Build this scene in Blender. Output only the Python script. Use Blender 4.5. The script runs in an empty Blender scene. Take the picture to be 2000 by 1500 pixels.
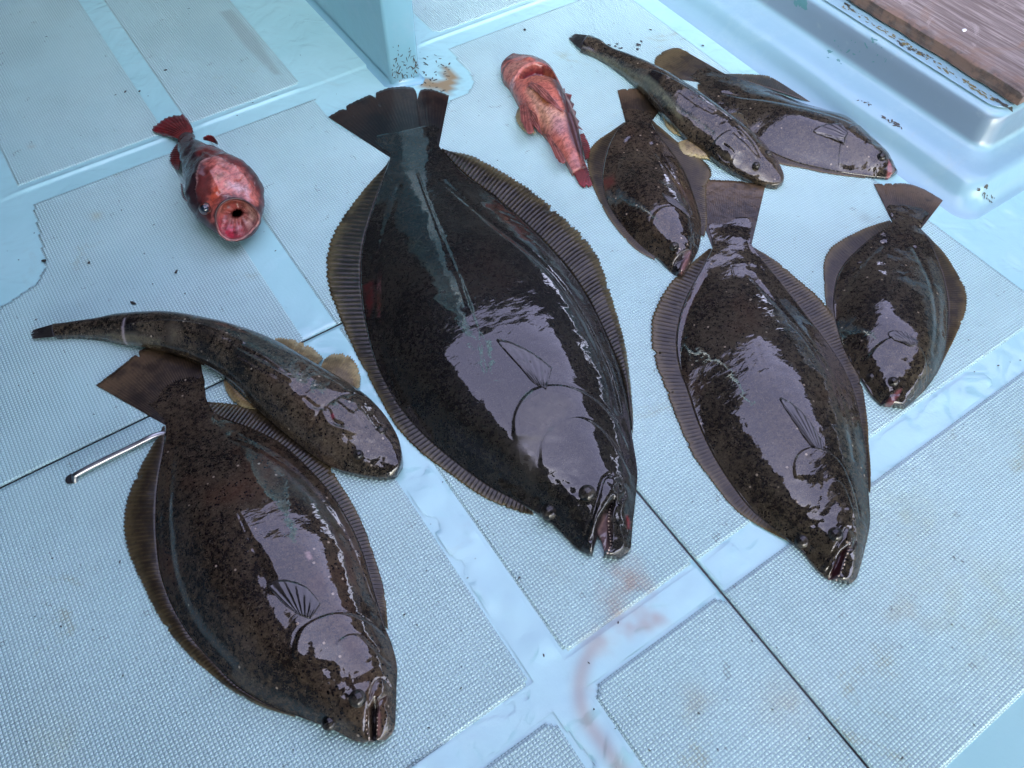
import bpy, bmesh, math, random
import numpy as np
from mathutils import Matrix, Vector
random.seed(3); rng = np.random.default_rng(3)
SC = bpy.context.scene; COL = SC.collection
# ------------------------------------------------------------------ camera
CAM_H = 0.9
CR = np.array([0.82836432, -0.55998368, 0.01519318])
CU = np.array([0.4585654, 0.69341886, 0.55577699])
CW = np.array([0.32176128, 0.45341876, -0.83119258])
FPX = 1522.28
cam_d = bpy.data.cameras.new('camera'); cam = bpy.data.objects.new('camera', cam_d); COL.objects.link(cam)
cam_d.sensor_fit = 'HORIZONTAL'; cam_d.sensor_width = 36; cam_d.lens = FPX / 2000 * 36
cam_d.clip_start = 0.02; cam_d.clip_end = 3000
m = Matrix.Identity(4)
for i in range(3):
    m[i][0] = CR[i]; m[i][1] = CU[i]; m[i][2] = -CW[i]
m[2][3] = CAM_H
cam.matrix_world = m; SC.camera = cam
# ------------------------------------------------------------------ sky, sun, exposure
SUN_EL, SUN_AZ = math.radians(36), math.radians(-140)      # azimuth from +y towards +x
w = bpy.data.worlds.new('World'); SC.world = w; w.use_nodes = True
nt = w.node_tree; nt.nodes.clear()
sky = nt.nodes.new('ShaderNodeTexSky'); sky.sky_type = 'NISHITA'; sky.sun_disc = False
sky.sun_elevation = SUN_EL; sky.sun_rotation = SUN_AZ; sky.air_density = 1.0; sky.dust_density = 3.0; sky.ozone_density = 2.0
hs = nt.nodes.new('ShaderNodeHueSaturation'); hs.inputs['Saturation'].default_value = 0.58; hs.inputs['Hue'].default_value = 0.55
bg = nt.nodes.new('ShaderNodeBackground'); bg.inputs['Strength'].default_value = 0.15
wo = nt.nodes.new('ShaderNodeOutputWorld')
nt.links.new(sky.outputs[0], hs.inputs['Color']); nt.links.new(hs.outputs[0], bg.inputs[0]); nt.links.new(bg.outputs[0], wo.inputs[0])
sl = bpy.data.lights.new('sun', 'SUN'); sl.energy = 0.7; sl.angle = math.radians(20); sl.color = (1.0, 0.96, 0.9)
so = bpy.data.objects.new('sun', sl); COL.objects.link(so)
sd = Vector((math.sin(SUN_AZ) * math.cos(SUN_EL), math.cos(SUN_AZ) * math.cos(SUN_EL), math.sin(SUN_EL)))
so.rotation_euler = sd.to_track_quat('Z', 'Y').to_euler()
SC.view_settings.view_transform = 'Standard'; SC.view_settings.look = 'None'
SC.view_settings.exposure = 3.24; SC.view_settings.gamma = 1.0; SC.view_settings.use_curve_mapping = False

# ------------------------------------------------------------------ helpers
def G(px, py, z=0.0):
    """point of the deck (height z) seen at photograph pixel px, py"""
    px = np.asarray(px, float); py = np.asarray(py, float); z = np.asarray(z, float)
    d = CR * (px[..., None] - 1000) - CU * (py[..., None] - 750) + CW * FPX
    t = (CAM_H - z) / -d[..., 2]
    p = d * t[..., None]; p[..., 2] += CAM_H
    return p
def GP(pts, z=0.0):
    a = np.array(pts, float); return G(a[:, 0], a[:, 1], z)
def tag(o, label=None, cat=None, group=None, kind=None):
    for k, v in (('label', label), ('category', cat), ('group', group), ('kind', kind)):
        if v: o[k] = v
    return o
def empty(name, loc, label, cat, group=None):
    o = bpy.data.objects.new(name, None); COL.objects.link(o); o.location = loc
    return tag(o, label, cat, group)
def mesh(name, V, F, mat, parent=None, smooth=True, attrs=None, cols=None):
    V = np.asarray(V, float)
    if parent is not None: V = V - np.array(parent['org'][:] if 'org' in parent.keys() else (0, 0, 0))
    me = bpy.data.meshes.new(name); me.from_pydata(V.tolist(), [], F if isinstance(F, list) else F.tolist())
    if attrs:
        for k, a in attrs.items():
            at = me.attributes.new(k, 'FLOAT', 'POINT'); at.data.foreach_set('value', np.asarray(a, np.float32))
    if cols is not None:
        at = me.attributes.new('paint', 'FLOAT_COLOR', 'POINT'); at.data.foreach_set('color', np.asarray(cols, np.float32).ravel())
    if smooth: me.polygons.foreach_set('use_smooth', [True] * len(me.polygons))
    me.materials.append(mat); me.update()
    o = bpy.data.objects.new(name, me); COL.objects.link(o)
    if parent is not None: o.parent = parent
    return o
def rootorg(o):
    o['org'] = list(o.location); return o
def spline(P, n, t=None):
    """Catmull-Rom through the points P (k,d), n samples"""
    P = np.asarray(P, float); k = len(P)
    if t is None: t = np.linspace(0, k - 1, n)
    i = np.clip(t.astype(int), 0, k - 2); f = (t - i)[:, None]
    p0 = P[np.maximum(i - 1, 0)]; p1 = P[i]; p2 = P[i + 1]; p3 = P[np.minimum(i + 2, k - 1)]
    return 0.5 * ((2 * p1) + (-p0 + p2) * f + (2 * p0 - 5 * p1 + 4 * p2 - p3) * f ** 2 + (-p0 + 3 * p1 - 3 * p2 + p3) * f ** 3)
def arc_resample(P, n):
    P = spline(P, max(200, n)); d = np.r_[0, np.cumsum(np.linalg.norm(np.diff(P, axis=0), axis=1))]
    t = np.linspace(0, d[-1], n)
    return np.stack([np.interp(t, d, P[:, c]) for c in range(P.shape[1])], 1)
def gridfaces(n, mm, off=0, flip=False):
    i, j = np.meshgrid(np.arange(n - 1), np.arange(mm - 1), indexing='ij')
    a = i * mm + j + off
    F = np.stack([a, a + 1, a + mm + 1, a + mm], -1).reshape(-1, 4)
    return F[:, ::-1] if flip else F
def signed_dist(XY, poly):
    """distance, sign and run-past-the-end of points to a polyline (ground coordinates)"""
    best = np.full(len(XY), 1e9); sg = np.ones(len(XY)); over = np.zeros(len(XY)); ns = len(poly) - 1
    for k in range(ns):
        a = poly[k]; b = poly[k + 1]; ab = b - a; L = max(np.linalg.norm(ab), 1e-9)
        ap = XY - a; t0 = ap @ ab / L ** 2; t = np.clip(t0, 0, 1)
        q = ap - t[:, None] * ab; d = np.linalg.norm(q, axis=1)
        c = ab[0] * ap[:, 1] - ab[1] * ap[:, 0]
        ov = np.zeros(len(XY))
        if k == 0: ov = np.maximum(ov, np.maximum(0, -t0) * L)
        if k == ns - 1: ov = np.maximum(ov, np.maximum(0, t0 - 1) * L)
        m_ = d < best
        best[m_] = d[m_]; sg[m_] = np.sign(c[m_] + 1e-12); over[m_] = ov[m_]
    return best, sg, over
def inside(XY, poly):
    x, y = XY[:, 0], XY[:, 1]; r = np.zeros(len(XY), bool); n = len(poly)
    for k in range(n):
        x1, y1 = poly[k]; x2, y2 = poly[(k + 1) % n]
        c = ((y1 > y) != (y2 > y)) & (x < (x2 - x1) * (y - y1) / (y2 - y1 + 1e-15) + x1)
        r ^= c
    return r
def poly_soft(XY, poly, soft):
    ins = inside(XY, poly); d, _, _ = signed_dist(XY, np.vstack([poly, poly[:1]]))
    d = np.where(ins, d, -d)
    return np.clip(0.5 + d / (2 * soft), 0, 1)
def vnoise(XY, scale, seed=0):
    """smooth value noise 0..1"""
    r = np.random.default_rng(seed); T = r.random((64, 64))
    p = XY * scale + 1000.3 + seed; i = np.floor(p).astype(int); f = p - i; f = f * f * (3 - 2 * f)
    a = T[i[:, 0] % 64, i[:, 1] % 64]; b = T[(i[:, 0] + 1) % 64, i[:, 1] % 64]
    c = T[i[:, 0] % 64, (i[:, 1] + 1) % 64]; d = T[(i[:, 0] + 1) % 64, (i[:, 1] + 1) % 64]
    return (a * (1 - f[:, 0]) + b * f[:, 0]) * (1 - f[:, 1]) + (c * (1 - f[:, 0]) + d * f[:, 0]) * f[:, 1]

# ------------------------------------------------------------------ materials
class NB:
    def __init__(s, name):
        s.m = bpy.data.materials.new(name); s.m.use_nodes = True; s.t = s.m.node_tree; s.t.nodes.clear()
        s.out = s.t.nodes.new('ShaderNodeOutputMaterial'); s.b = s.t.nodes.new('ShaderNodeBsdfPrincipled')
        s.t.links.new(s.b.outputs[0], s.out.inputs[0])
        tc = s.t.nodes.new('ShaderNodeTexCoord'); s.obj = tc.outputs['Object']
    def n(s, ty, **kw):
        nd = s.t.nodes.new(ty)
        for k, v in kw.items():
            if k.startswith('_'): setattr(nd, k[1:], v)
            else: s.put(nd.inputs[k.replace('__', ' ')], v)
        return nd
    def put(s, inp, v):
        if hasattr(v, 'is_linked') or hasattr(v, 'links'): s.t.links.new(v, inp)
        else: inp.default_value = v
    def noise(s, scale, detail=2, rough=.5, vec=None, dist=0):
        nd = s.n('ShaderNodeTexNoise', Scale=scale, Detail=detail, Roughness=rough, Distortion=dist)
        s.put(nd.inputs['Vector'], vec if vec is not None else s.obj); return nd.outputs['Fac']
    def vor(s, scale, feature='F1', rnd=1.0, vec=None, out='Distance'):
        nd = s.t.nodes.new('ShaderNodeTexVoronoi'); nd.feature = feature
        nd.inputs['Scale'].default_value = scale; nd.inputs['Randomness'].default_value = rnd
        s.put(nd.inputs['Vector'], vec if vec is not None else s.obj); return nd.outputs[out]
    def step(s, x, a, b, lo=0.0, hi=1.0):
        nd = s.t.nodes.new('ShaderNodeMapRange'); nd.interpolation_type = 'SMOOTHSTEP'
        s.put(nd.inputs['Value'], x); nd.inputs['From Min'].default_value = a; nd.inputs['From Max'].default_value = b
        nd.inputs['To Min'].default_value = lo; nd.inputs['To Max'].default_value = hi; return nd.outputs[0]
    def math(s, op, a, b=None, c=None):
        nd = s.t.nodes.new('ShaderNodeMath'); nd.operation = op; s.put(nd.inputs[0], a)
        if b is not None: s.put(nd.inputs[1], b)
        if c is not None: s.put(nd.inputs[2], c)
        return nd.outputs[0]
    def mix(s, f, a, b):
        nd = s.t.nodes.new('ShaderNodeMix'); nd.data_type = 'RGBA'
        s.put(nd.inputs[0], f)
        for i, v in ((6, a), (7, b)):
            if isinstance(v, tuple) and len(v) == 3: v = v + (1,)
            s.put(nd.inputs[i], v)
        return nd.outputs[2]
    def attr(s, name, out='Fac'):
        nd = s.t.nodes.new('ShaderNodeAttribute'); nd.attribute_name = name; return nd.outputs[out]
    def bump(s, h, dist, strength=1.0, normal=None):
        nd = s.t.nodes.new('ShaderNodeBump'); s.put(nd.inputs['Height'], h); nd.inputs['Distance'].default_value = dist
        nd.inputs['Strength'].default_value = strength
        if normal is not None: s.put(nd.inputs['Normal'], normal)
        return nd.outputs[0]
    def xyz(s, vec=None):
        nd = s.t.nodes.new('ShaderNodeSeparateXYZ'); s.put(nd.inputs[0], vec if vec is not None else s.obj); return nd.outputs
    def mapping(s, scale=(1, 1, 1), rot=(0, 0, 0), loc=(0, 0, 0), vec=None):
        nd = s.t.nodes.new('ShaderNodeMapping'); s.put(nd.inputs[0], vec if vec is not None else s.obj)
        nd.inputs['Location'].default_value = loc; nd.inputs['Rotation'].default_value = rot; nd.inputs['Scale'].default_value = scale
        return nd.outputs[0]
    def set(s, **kw):
        for k, v in kw.items():
            k = k.replace('__', ' ')
            if isinstance(v, tuple) and len(v) == 3: v = v + (1,)
            s.put(s.b.inputs[k], v)
        return s.m

def skin_material(name, dark, mid, light, spot=.5, wet=1.0, red=0.0, ripple=1.0, rot=0.0, crough=.018, pv=.5):
    b = NB(name)
    n1 = b.noise(14, 3, .6); n2 = b.noise(160, 4, .7); n3 = b.noise(520, 2, .6)
    f = b.math('ADD', b.math('MULTIPLY', n1, .35), b.math('ADD', b.math('MULTIPLY', n2, .50), b.math('MULTIPLY', n3, .30)))
    c = b.mix(b.step(f, .49, .67), dark, mid)
    blot = b.noise(30, 4, .75, dist=.6)
    c = b.mix(b.step(blot, .60, .72, 0, .38), c, (dark[0] * .45, dark[1] * .45, dark[2] * .5))
    c = b.mix(b.step(b.noise(9, 2, .5), .56, .74, 0, .22 + red), c, (mid[0] * 1.25, mid[1] * .55, mid[2] * .40))
    v = b.vor(230); c = b.mix(b.math('MULTIPLY', b.step(v, .20, .40, 1, 0), b.step(b.noise(60, 2), .40, .52)), c, (.004, .003, .003))
    v2 = b.vor(360); c = b.mix(b.math('MULTIPLY', b.step(v2, .14, .34, 1, 0), b.step(b.noise(90, 2), .48, .60, 0, .55)), c, light)
    v3 = b.vor(48); c = b.mix(b.step(v3, .05, .10, spot, 0), c, (light[0] * 2.2, light[1] * 2.2, light[2] * 2.3))
    p = b.t.nodes.new('ShaderNodeAttribute'); p.attribute_name = 'paint'
    brk = b.math('SUBTRACT', b.math('MULTIPLY', b.noise(130, 4, .7), .9), .45)
    pa = b.step(b.math('ADD', p.outputs['Alpha'], b.math('MULTIPLY', brk, b.math('MULTIPLY', b.math('MULTIPLY', p.outputs['Alpha'], 4.0), b.math('SUBTRACT', 1.0, p.outputs['Alpha'])))), .0, 1.0)
    vst = b.mapping((30, 130, 60), (0, 0, rot)); nst = b.noise(1.0, 5, .72, vec=vst, dist=1.2)
    pc = b.mix(b.step(b.math('ADD', b.math('MULTIPLY', n2, .5), b.math('MULTIPLY', nst, .5)), .42, .60, 0, pv), p.outputs['Color'], b.mix(.75, p.outputs['Color'], dark))
    c = b.mix(pa, c, pc)
    scale_h = b.math('ADD', b.math('MULTIPLY', b.vor(620), -.5), b.noise(240, 3, .6))
    vec = b.mapping((1, 1, 1), (0, 0, rot))
    vs = b.mapping((60, 150, 60), (0, 0, rot))
    rp = b.math('ADD', b.math('MULTIPLY', b.noise(1.0, 2, .5, vec=vs, dist=.6), .30), b.math('MULTIPLY', b.noise(26, 2, .5, vec=vec), 1.3))
    return b.set(Base__Color=c, Roughness=.5, Specular__IOR__Level=.12, Normal=b.bump(scale_h, .0005, .6),
                 Coat__Weight=wet, Coat__Roughness=b.math('ADD', b.math('MULTIPLY', b.attr('dry'), .30), crough), Coat__IOR=1.62,
                 Coat__Normal=b.bump(rp, .0011 * ripple, 1.0))
def fin_material(name, memb, ray, tip, wet=1.0, root=None, coat=None):
    b = NB(name)
    r = b.attr('ray'); t = b.attr('out')
    n = b.noise(60, 4, .7)
    c = b.mix(b.step(r, .35, 1.0, 0, .8), memb, ray)
    c = b.mix(b.step(n, .40, .62, 0, .8), c, (memb[0] * .35, memb[1] * .35, memb[2] * .4))
    c = b.mix(b.math('MULTIPLY', b.step(t, .45, 1.0), .7), c, tip)
    if root: c = b.mix(b.step(b.math('ADD', t, b.math('MULTIPLY', b.noise(90, 3, .6), .3)), .22, .60, .95, 0), c, b.mix(b.step(b.noise(160, 4, .7), .45, .62), root[0], root[1]))
    c = b.mix(b.step(b.noise(26, 3, .6), .50, .66, 0, .7), c, (memb[0] * .45, memb[1] * .42, memb[2] * .4))
    v = b.vor(150); c = b.mix(b.step(v, .1, .3, .45, 0), c, (memb[0] * .2, memb[1] * .2, memb[2] * .2))
    rp = b.noise(70, 3, .6)
    return b.set(Base__Color=c, Roughness=.4, Specular__IOR__Level=.3, Coat__Weight=wet*.34 if coat is None else coat, Coat__Roughness=.03, Coat__IOR=1.6,
                 Coat__Normal=b.bump(rp, .0012), Subsurface__Weight=.0)
def plain(name, col, rough=.5, coat=0., metal=0., bumpscale=None, bumpd=.0005, var=.0):
    b = NB(name); c = col
    if var: c = b.mix(b.noise(45, 4, .65), tuple(x * (1 - var) for x in col), tuple(min(1, x * (1 + var)) for x in col))
    kw = {}
    if bumpscale: kw['Normal'] = b.bump(b.noise(bumpscale, 3, .6), bumpd)
    return b.set(Base__Color=c, Roughness=rough, Coat__Weight=coat, Coat__Roughness=.03, Metallic=metal, **kw)

DECK = (0.435, 0.69, 0.68)
def deck_smooth():
    b = NB('wet_gelcoat')
    c = b.mix(b.step(b.noise(3.5, 4, .6), .35, .7), (DECK[0] * .86, DECK[1] * 1.0, DECK[2] * 1.02), (DECK[0] * .98, DECK[1] * 1.07, DECK[2] * 1.09))
    v = b.vor(34); c = b.mix(b.math('MULTIPLY', b.step(v, .02, .05, .8, 0), b.step(b.noise(20, 1), .5, .6)), c, (.05, .07, .07))
    c = b.mix(b.step(b.noise(9, 5, .7, dist=1.2), .60, .74, 0, .18), c, (.33, .42, .36))
    p = b.t.nodes.new('ShaderNodeAttribute'); p.attribute_name = 'paint'
    c = b.mix(p.outputs['Alpha'], c, p.outputs['Color'])
    water = b.math('ADD', b.noise(6, 1, .5, dist=.8), b.math('MULTIPLY', b.noise(19, 1, .5, dist=1.5), .40))
    pool = b.step(b.noise(16, 3, .55, dist=1.6), .47, .53)
    h = b.math('ADD', water, b.math('MULTIPLY', pool, .02))
    nrm = b.bump(b.noise(240, 2, .5), .00015)
    return b.set(Base__Color=c, Roughness=.38, Coat__Weight=1.0, Coat__Roughness=.035, Coat__IOR=1.52, Coat__Normal=b.bump(h, .011), Normal=nrm)
def deck_nonskid():
    b = NB('nonskid_gelcoat')
    P = .0043
    X, Y, Z = b.xyz()
    fx = b.math('ABSOLUTE', b.math('SUBTRACT', b.math('FRACT', b.math('DIVIDE', b.math('ADD', X, 10.0), P)), .5))
    fy = b.math('ABSOLUTE', b.math('SUBTRACT', b.math('FRACT', b.math('DIVIDE', b.math('ADD', Y, 10.0), P)), .5))
    mx = b.math('MAXIMUM', fx, fy)                       # 0 at a stud's top, .5 in the joints
    groove = b.step(mx, .33, .47)
    wear = b.noise(5, 4, .6)
    gcol = b.mix(b.step(wear, .38, .62), (.20, .35, .36), (.30, .52, .53))
    c = b.mix(b.step(b.noise(2.2, 4, .6), .35, .68), (DECK[0] * 1.08, DECK[1] * 1.04, DECK[2] * 1.02), (DECK[0] * 1.26, DECK[1] * 1.14, DECK[2] * 1.10))
    c = b.mix(b.math('MULTIPLY', groove, .85), c, gcol)
    algae = b.step(b.noise(6.5, 5, .72, dist=.5), .60, .72)
    c = b.mix(b.math('MULTIPLY', algae, b.step(mx, .22, .48, .15, .65)), c, (.27, .29, .14))
    grime = b.step(b.noise(38, 3, .6, dist=.4), .655, .70)
    c = b.mix(b.math('MULTIPLY', grime, b.step(mx, .30, .48, 0, .6)), c, (.07, .08, .07))
    v = b.vor(30); c = b.mix(b.math('MULTIPLY', b.step(v, .018, .04, .85, 0), b.step(b.noise(17, 1), .45, .6)), c, (.035, .045, .045))
    p = b.t.nodes.new('ShaderNodeAttribute'); p.attribute_name = 'paint'
    c = b.mix(b.math('MULTIPLY', p.outputs['Alpha'], b.step(mx, .1, .5, .75, 1.0)), c, p.outputs['Color'])
    h = b.step(mx, .08, .5, 1.0, 0.0)
    nr = b.bump(h, .0012, .8)
    film = b.math('ADD', b.math('MULTIPLY', h, .7), b.math('MULTIPLY', b.noise(14, 2, .5), .3))
    return b.set(Base__Color=c, Roughness=.42, Coat__Weight=1.0, Coat__Roughness=.09, Coat__IOR=1.38, Normal=nr, Coat__Normal=b.bump(film, .0010, .8))
M = {}
M['deck'] = deck_smooth(); M['nonskid'] = deck_nonskid()
M['seam'] = plain('seam_grime', (.012, .014, .015), .6, .3, bumpscale=300)
M['sk_big'] = skin_material('skin_black_brown', (.004, .004, .004), (.020, .018, .013), (.060, .053, .040), .3, ripple=.8, rot=.6)
M['sk_fl'] = skin_material('skin_umber', (.009, .006, .004), (.064, .046, .027), (.15, .12, .085), 1.0, red=.15, rot=.6)
M['sk_fl2'] = skin_material('skin_olive_umber', (.008, .006, .004), (.054, .043, .026), (.14, .115, .078), .9, rot=.4)
M['sk_fh'] = skin_material('skin_mottled_flathead', (.007, .006, .004), (.072, .056, .035), (.21, .18, .13), .6, wet=.85, crough=.035, ripple=.95, rot=.8)
M['sk_rock'] = skin_material('skin_red_rockfish', (.035, .010, .010), (.24, .06, .045), (.55, .30, .22), .2, wet=.6, ripple=2.2, rot=-.5, crough=.05, pv=.8)
M['fin_fl'] = fin_material('fin_olive', (.034, .024, .011), (.070, .052, .024), (.125, .095, .042))
M['fin_big'] = fin_material('fin_dark_olive', (.018, .014, .007), (.068, .055, .026), (.115, .095, .04))
M['fin_black'] = fin_material('fin_blackish', (.007, .005, .005), (.030, .020, .015), (.040, .022, .014), root=((.005, .005, .005), (.020, .018, .014)))
M['fin_tail'] = fin_material('fin_tail_brown', (.028, .018, .010), (.075, .050, .027), (.12, .078, .040), root=((.009, .007, .005), (.048, .037, .022)))
M['fin_pale'] = fin_material('fin_amber', (.22, .16, .065), (.30, .22, .10), (.42, .36, .18))
M['fin_red'] = fin_material('fin_red', (.11, .014, .014), (.22, .035, .030), (.20, .012, .018))
M['fin_pink'] = fin_material('fin_pink', (.20, .06, .045), (.36, .14, .11), (.20, .05, .04))
M['fin_dark'] = fin_material('fin_smoke', (.016, .014, .012), (.040, .035, .030), (.05, .045, .04), coat=.9)
M['eye'] = skin_material('eye_skin', (.13, .115, .09), (.30, .265, .21), (.45, .40, .34), .3, wet=.5, ripple=1.5, crough=.10)
M['pupil'] = plain('pupil', (.008, .016, .026), .1, 1.0)
M['eye_red'] = plain('eye_amber', (.07, .018, .012), .15, 1.0)
M['tooth'] = plain('tooth', (.55, .43, .36), .35, .8)
M['flesh'] = plain('mouth_flesh', (.45, .16, .15), .35, 1.0, bumpscale=160, bumpd=.001, var=.35)
M['steel'] = plain('stainless_steel', (.33, .34, .35), .30, 0, 1.0, bumpscale=90, bumpd=.0001)

# ------------------------------------------------------------------ fish builders
def body(name, root, pairs, hs, ze, zb=0.0, a=2.15, bexp=1.2, S=300, U=110, feats=(), paints=(), gaps=(), mat=None, zf=None, rough=None, dry=(), farz=0.0):
    pr = np.array(pairs, float).reshape(len(pairs), 4); k = len(pr)
    tt = np.linspace(0, k - 1, S)
    # even spacing along the fish
    mid = spline((pr[:, :2] + pr[:, 2:]) / 2, 400); d = np.r_[0, np.cumsum(np.linalg.norm(np.diff(mid, axis=0), axis=1))]
    tt = np.interp(np.linspace(0, d[-1], S), d, np.linspace(0, k - 1, 400))
    LR = spline(pr, S, tt)
    sf = np.linspace(0, 1, S)
    h = np.interp(sf, np.linspace(0, 1, len(hs)), hs)
    h = np.convolve(np.pad(h, 9, 'edge'), np.ones(19) / 19, 'valid')
    zbs = np.interp(sf, np.linspace(0, 1, len(zb)), zb) if hasattr(zb, '__len__') else np.full(S, zb)
    zeS = np.minimum(ze, h * .8)
    L = G(LR[:, 0], LR[:, 1], zbs + zeS * .9); R = G(LR[:, 2], LR[:, 3], zbs + np.maximum(zeS * .9, h * farz))
    u = -np.cos(np.linspace(0, np.pi, U)); u = .65 * u + .35 * np.linspace(-1, 1, U)
    C = (L + R) / 2; Hf = (R - L) / 2
    XY = C[:, None, :2] + u[None, :, None] * Hf[:, None, :2]
    aa = np.where(u < 0, a * .92, a * 1.12); dome = np.maximum(0, 1 - np.abs(u) ** aa) ** bexp
    Z = zbs[:, None] + zeS[:, None] + (h - zeS)[:, None] * dome[None]
    V = np.dstack([XY, Z]).reshape(-1, 3); X2 = V[:, :2]
    edge = np.minimum(1, (1 - np.abs(u)) * 6)[None].repeat(S, 0).ravel()
    zf = zf if zf is not None else max(hs) * .8
    for ft in feats:
        ty = ft[0]
        if ty == 'groove':
            P = spline(GP(ft[1], zf)[:, :2], 60); dd, s, ov = signed_dist(X2, P)
            V[:, 2] -= ft[2] * np.exp(-(dd / ft[3]) ** 2)
        elif ty == 'ridge':
            P = spline(GP(ft[1], zf)[:, :2], 60); dd, s, ov = signed_dist(X2, P)
            V[:, 2] += ft[2] * np.exp(-(dd / ft[3]) ** 2) * edge
        elif ty == 'step':                         # raised on the side named by ft[5] (+1 left of travel)
            P = spline(GP(ft[1], zf)[:, :2], 80); dd, s, ov = signed_dist(X2, P)
            sd_ = dd * s * ft[5]
            V[:, 2] += ft[2] * np.where(sd_ > 0, np.exp(-sd_ / ft[3]) - 0, np.exp(sd_ / ft[4])) * np.exp(-(ov / .006) ** 2) * edge
            V[:, 2] -= ft[2] * .45 * np.exp(-((sd_ + ft[4] * 1.6) / (ft[4] * 1.1)) ** 2) * np.exp(-(ov / .006) ** 2) * edge
        elif ty == 'bump':
            c = G(ft[1][0], ft[1][1], zf)[:2]; dd = np.linalg.norm(X2 - c, axis=1)
            V[:, 2] += ft[3] * np.exp(-(dd / ft[2]) ** 2)
        elif ty == 'dent':
            P = GP(ft[1], ft[4] if len(ft) > 4 else zf)[:, :2]
            V[:, 2] -= ft[2] * poly_soft(X2, P, ft[3])
    V[:, 2] += (vnoise(X2, 28, 5) - .5) * .0016 * edge + (vnoise(X2, 75, 6) - .5) * .0005 * edge
    if rough:
        mk = np.clip((sf - rough[0]) / .06, 0, 1).repeat(U) * edge
        V[:, 2] += mk * rough[1] * ((vnoise(X2, 130, 21) - .5) + 1.4 * (vnoise(X2, 62, 22) - .5) + .35 * (vnoise(X2, 320, 23) - .5))
    V[:, 2] = np.maximum(V[:, 2], zbs.repeat(U) + .0011)
    dr = np.zeros(len(V))
    for pd in dry: dr = np.maximum(dr, poly_soft(X2, GP(pd, zf)[:, :2], .006) * (vnoise(X2, 150, 31) > .25))
    colr = np.zeros((len(V), 4))
    for pt in paints:
        zz = pt[4] if len(pt) > 4 else zf
        P = GP(pt[0], zz)[:, :2]
        if len(pt[0]) > 2 and not (len(pt) > 5 and pt[5] == 'line'):
            al = poly_soft(X2, P, pt[2]) * pt[3]
        else:
            dd, _, _ = signed_dist(X2, spline(P, 40) if len(P) > 2 else P); al = np.exp(-(dd / pt[2]) ** 2) * pt[3]
        a0 = colr[:, 3]; an = al + a0 * (1 - al)
        for c in range(3): colr[:, c] = np.where(an > 1e-6, (pt[1][c] * al + colr[:, c] * a0 * (1 - al)) / np.maximum(an, 1e-6), pt[1][c])
        colr[:, 3] = an
    F = gridfaces(S, U)
    for g in gaps:
        P = GP(g, .006)[:, :2]; cen = V[F].mean(1)[:, :2]; F = F[~inside(cen, P)]
    top = len(V)
    # skirt down every open border and a belly sheet
    e = np.concatenate([F[:, [0, 1]], F[:, [1, 2]], F[:, [2, 3]], F[:, [3, 0]]])
    key = np.sort(e, 1); code = key[:, 0] * 10 ** 7 + key[:, 1]
    un, inv, cnt = np.unique(code, return_inverse=True, return_counts=True)
    be = e[cnt[inv] == 1]
    V2 = V.copy(); V2[:, 2] = zbs.repeat(U) + .0008
    # pull the skirt slightly inwards so the flank rounds under
    Fb = F[:, ::-1] + top
    Fs = np.stack([be[:, 1], be[:, 0], be[:, 0] + top, be[:, 1] + top], 1)
    Vall = np.vstack([V, V2]); call = np.vstack([colr, colr])
    Fall = np.vstack([F, Fb, Fs])
    o = mesh(name, Vall, Fall, mat, root, cols=call, attrs={'dry': np.r_[dr, dr]})
    return o, dict(V=V.reshape(S, U, 3))
def fin_strip(name, root, inner, outer, zi, zo, nr, mat, amp=.0012, serr=.05, sub=8, rows=12, slant=0.0, hump=0.0, zb=0.0, torn=1.0):
    nr = int(nr * 1.6); n = nr * sub + 1
    I = arc_resample(inner, n); O = arc_resample(outer, n)
    if slant:
        t = np.linspace(0, 1, n); t2 = np.clip(t + slant * np.sin(np.pi * t), 0, 1)
        O = np.stack([np.interp(t2, t, O[:, c]) for c in range(2)], 1)
    Ig = G(I[:, 0], I[:, 1], zb + zi); Og = G(O[:, 0], O[:, 1], zb + zo)
    ph = np.arange(n) / sub
    ray = (.5 + .5 * np.cos(2 * np.pi * ph)) ** 1.5
    jit = (vnoise(np.stack([ph, ph * 0], 1), 1.0, nr) - .5)
    q = np.linspace(0, 1, rows)
    tear = np.zeros(n); gg = np.random.default_rng(nr)
    for _ in range(max(2, nr // 22)):
        c_ = gg.integers(sub, n - sub); tear += torn * gg.uniform(.06, .16) * np.exp(-((np.arange(n) - c_) / (sub * .45)) ** 2)
    ext = 1 - serr * (1 - ray) * 1.0 + (.05 * jit if torn > .5 else .012 * jit) - tear
    P = Ig[:, None] + (Og - Ig)[:, None] * (q[None, :, None] * np.where(q[None, :, None] > .8, ext[:, None, None], 1))
    prof = np.sin(np.pi * np.clip(q * .9 + .08, 0, 1)) ** .6; amp = amp * .34
    P[:, :, 2] += (ray[:, None] * amp * prof[None]) + hump * np.sin(np.pi * q)[None] * (0.6 + .8 * vnoise(np.stack([ph * .21, ph * 0], 1), 1.0, 9))[:, None]
    P[:, :, 2] = np.maximum(P[:, :, 2], zb + .0012)
    V = P.reshape(-1, 3)
    o = mesh(name, V, gridfaces(n, rows), mat, root, attrs={'ray': np.repeat(ray, rows), 'out': np.tile(q, n)})
    md = o.modifiers.new('thickness', 'SOLIDIFY'); md.thickness = .0009; md.offset = -1
    # make sure normals face upwards
    me = o.data
    if sum(p.normal.z for p in list(me.polygons)[:50]) < 0: me.flip_normals()
    return o
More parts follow.
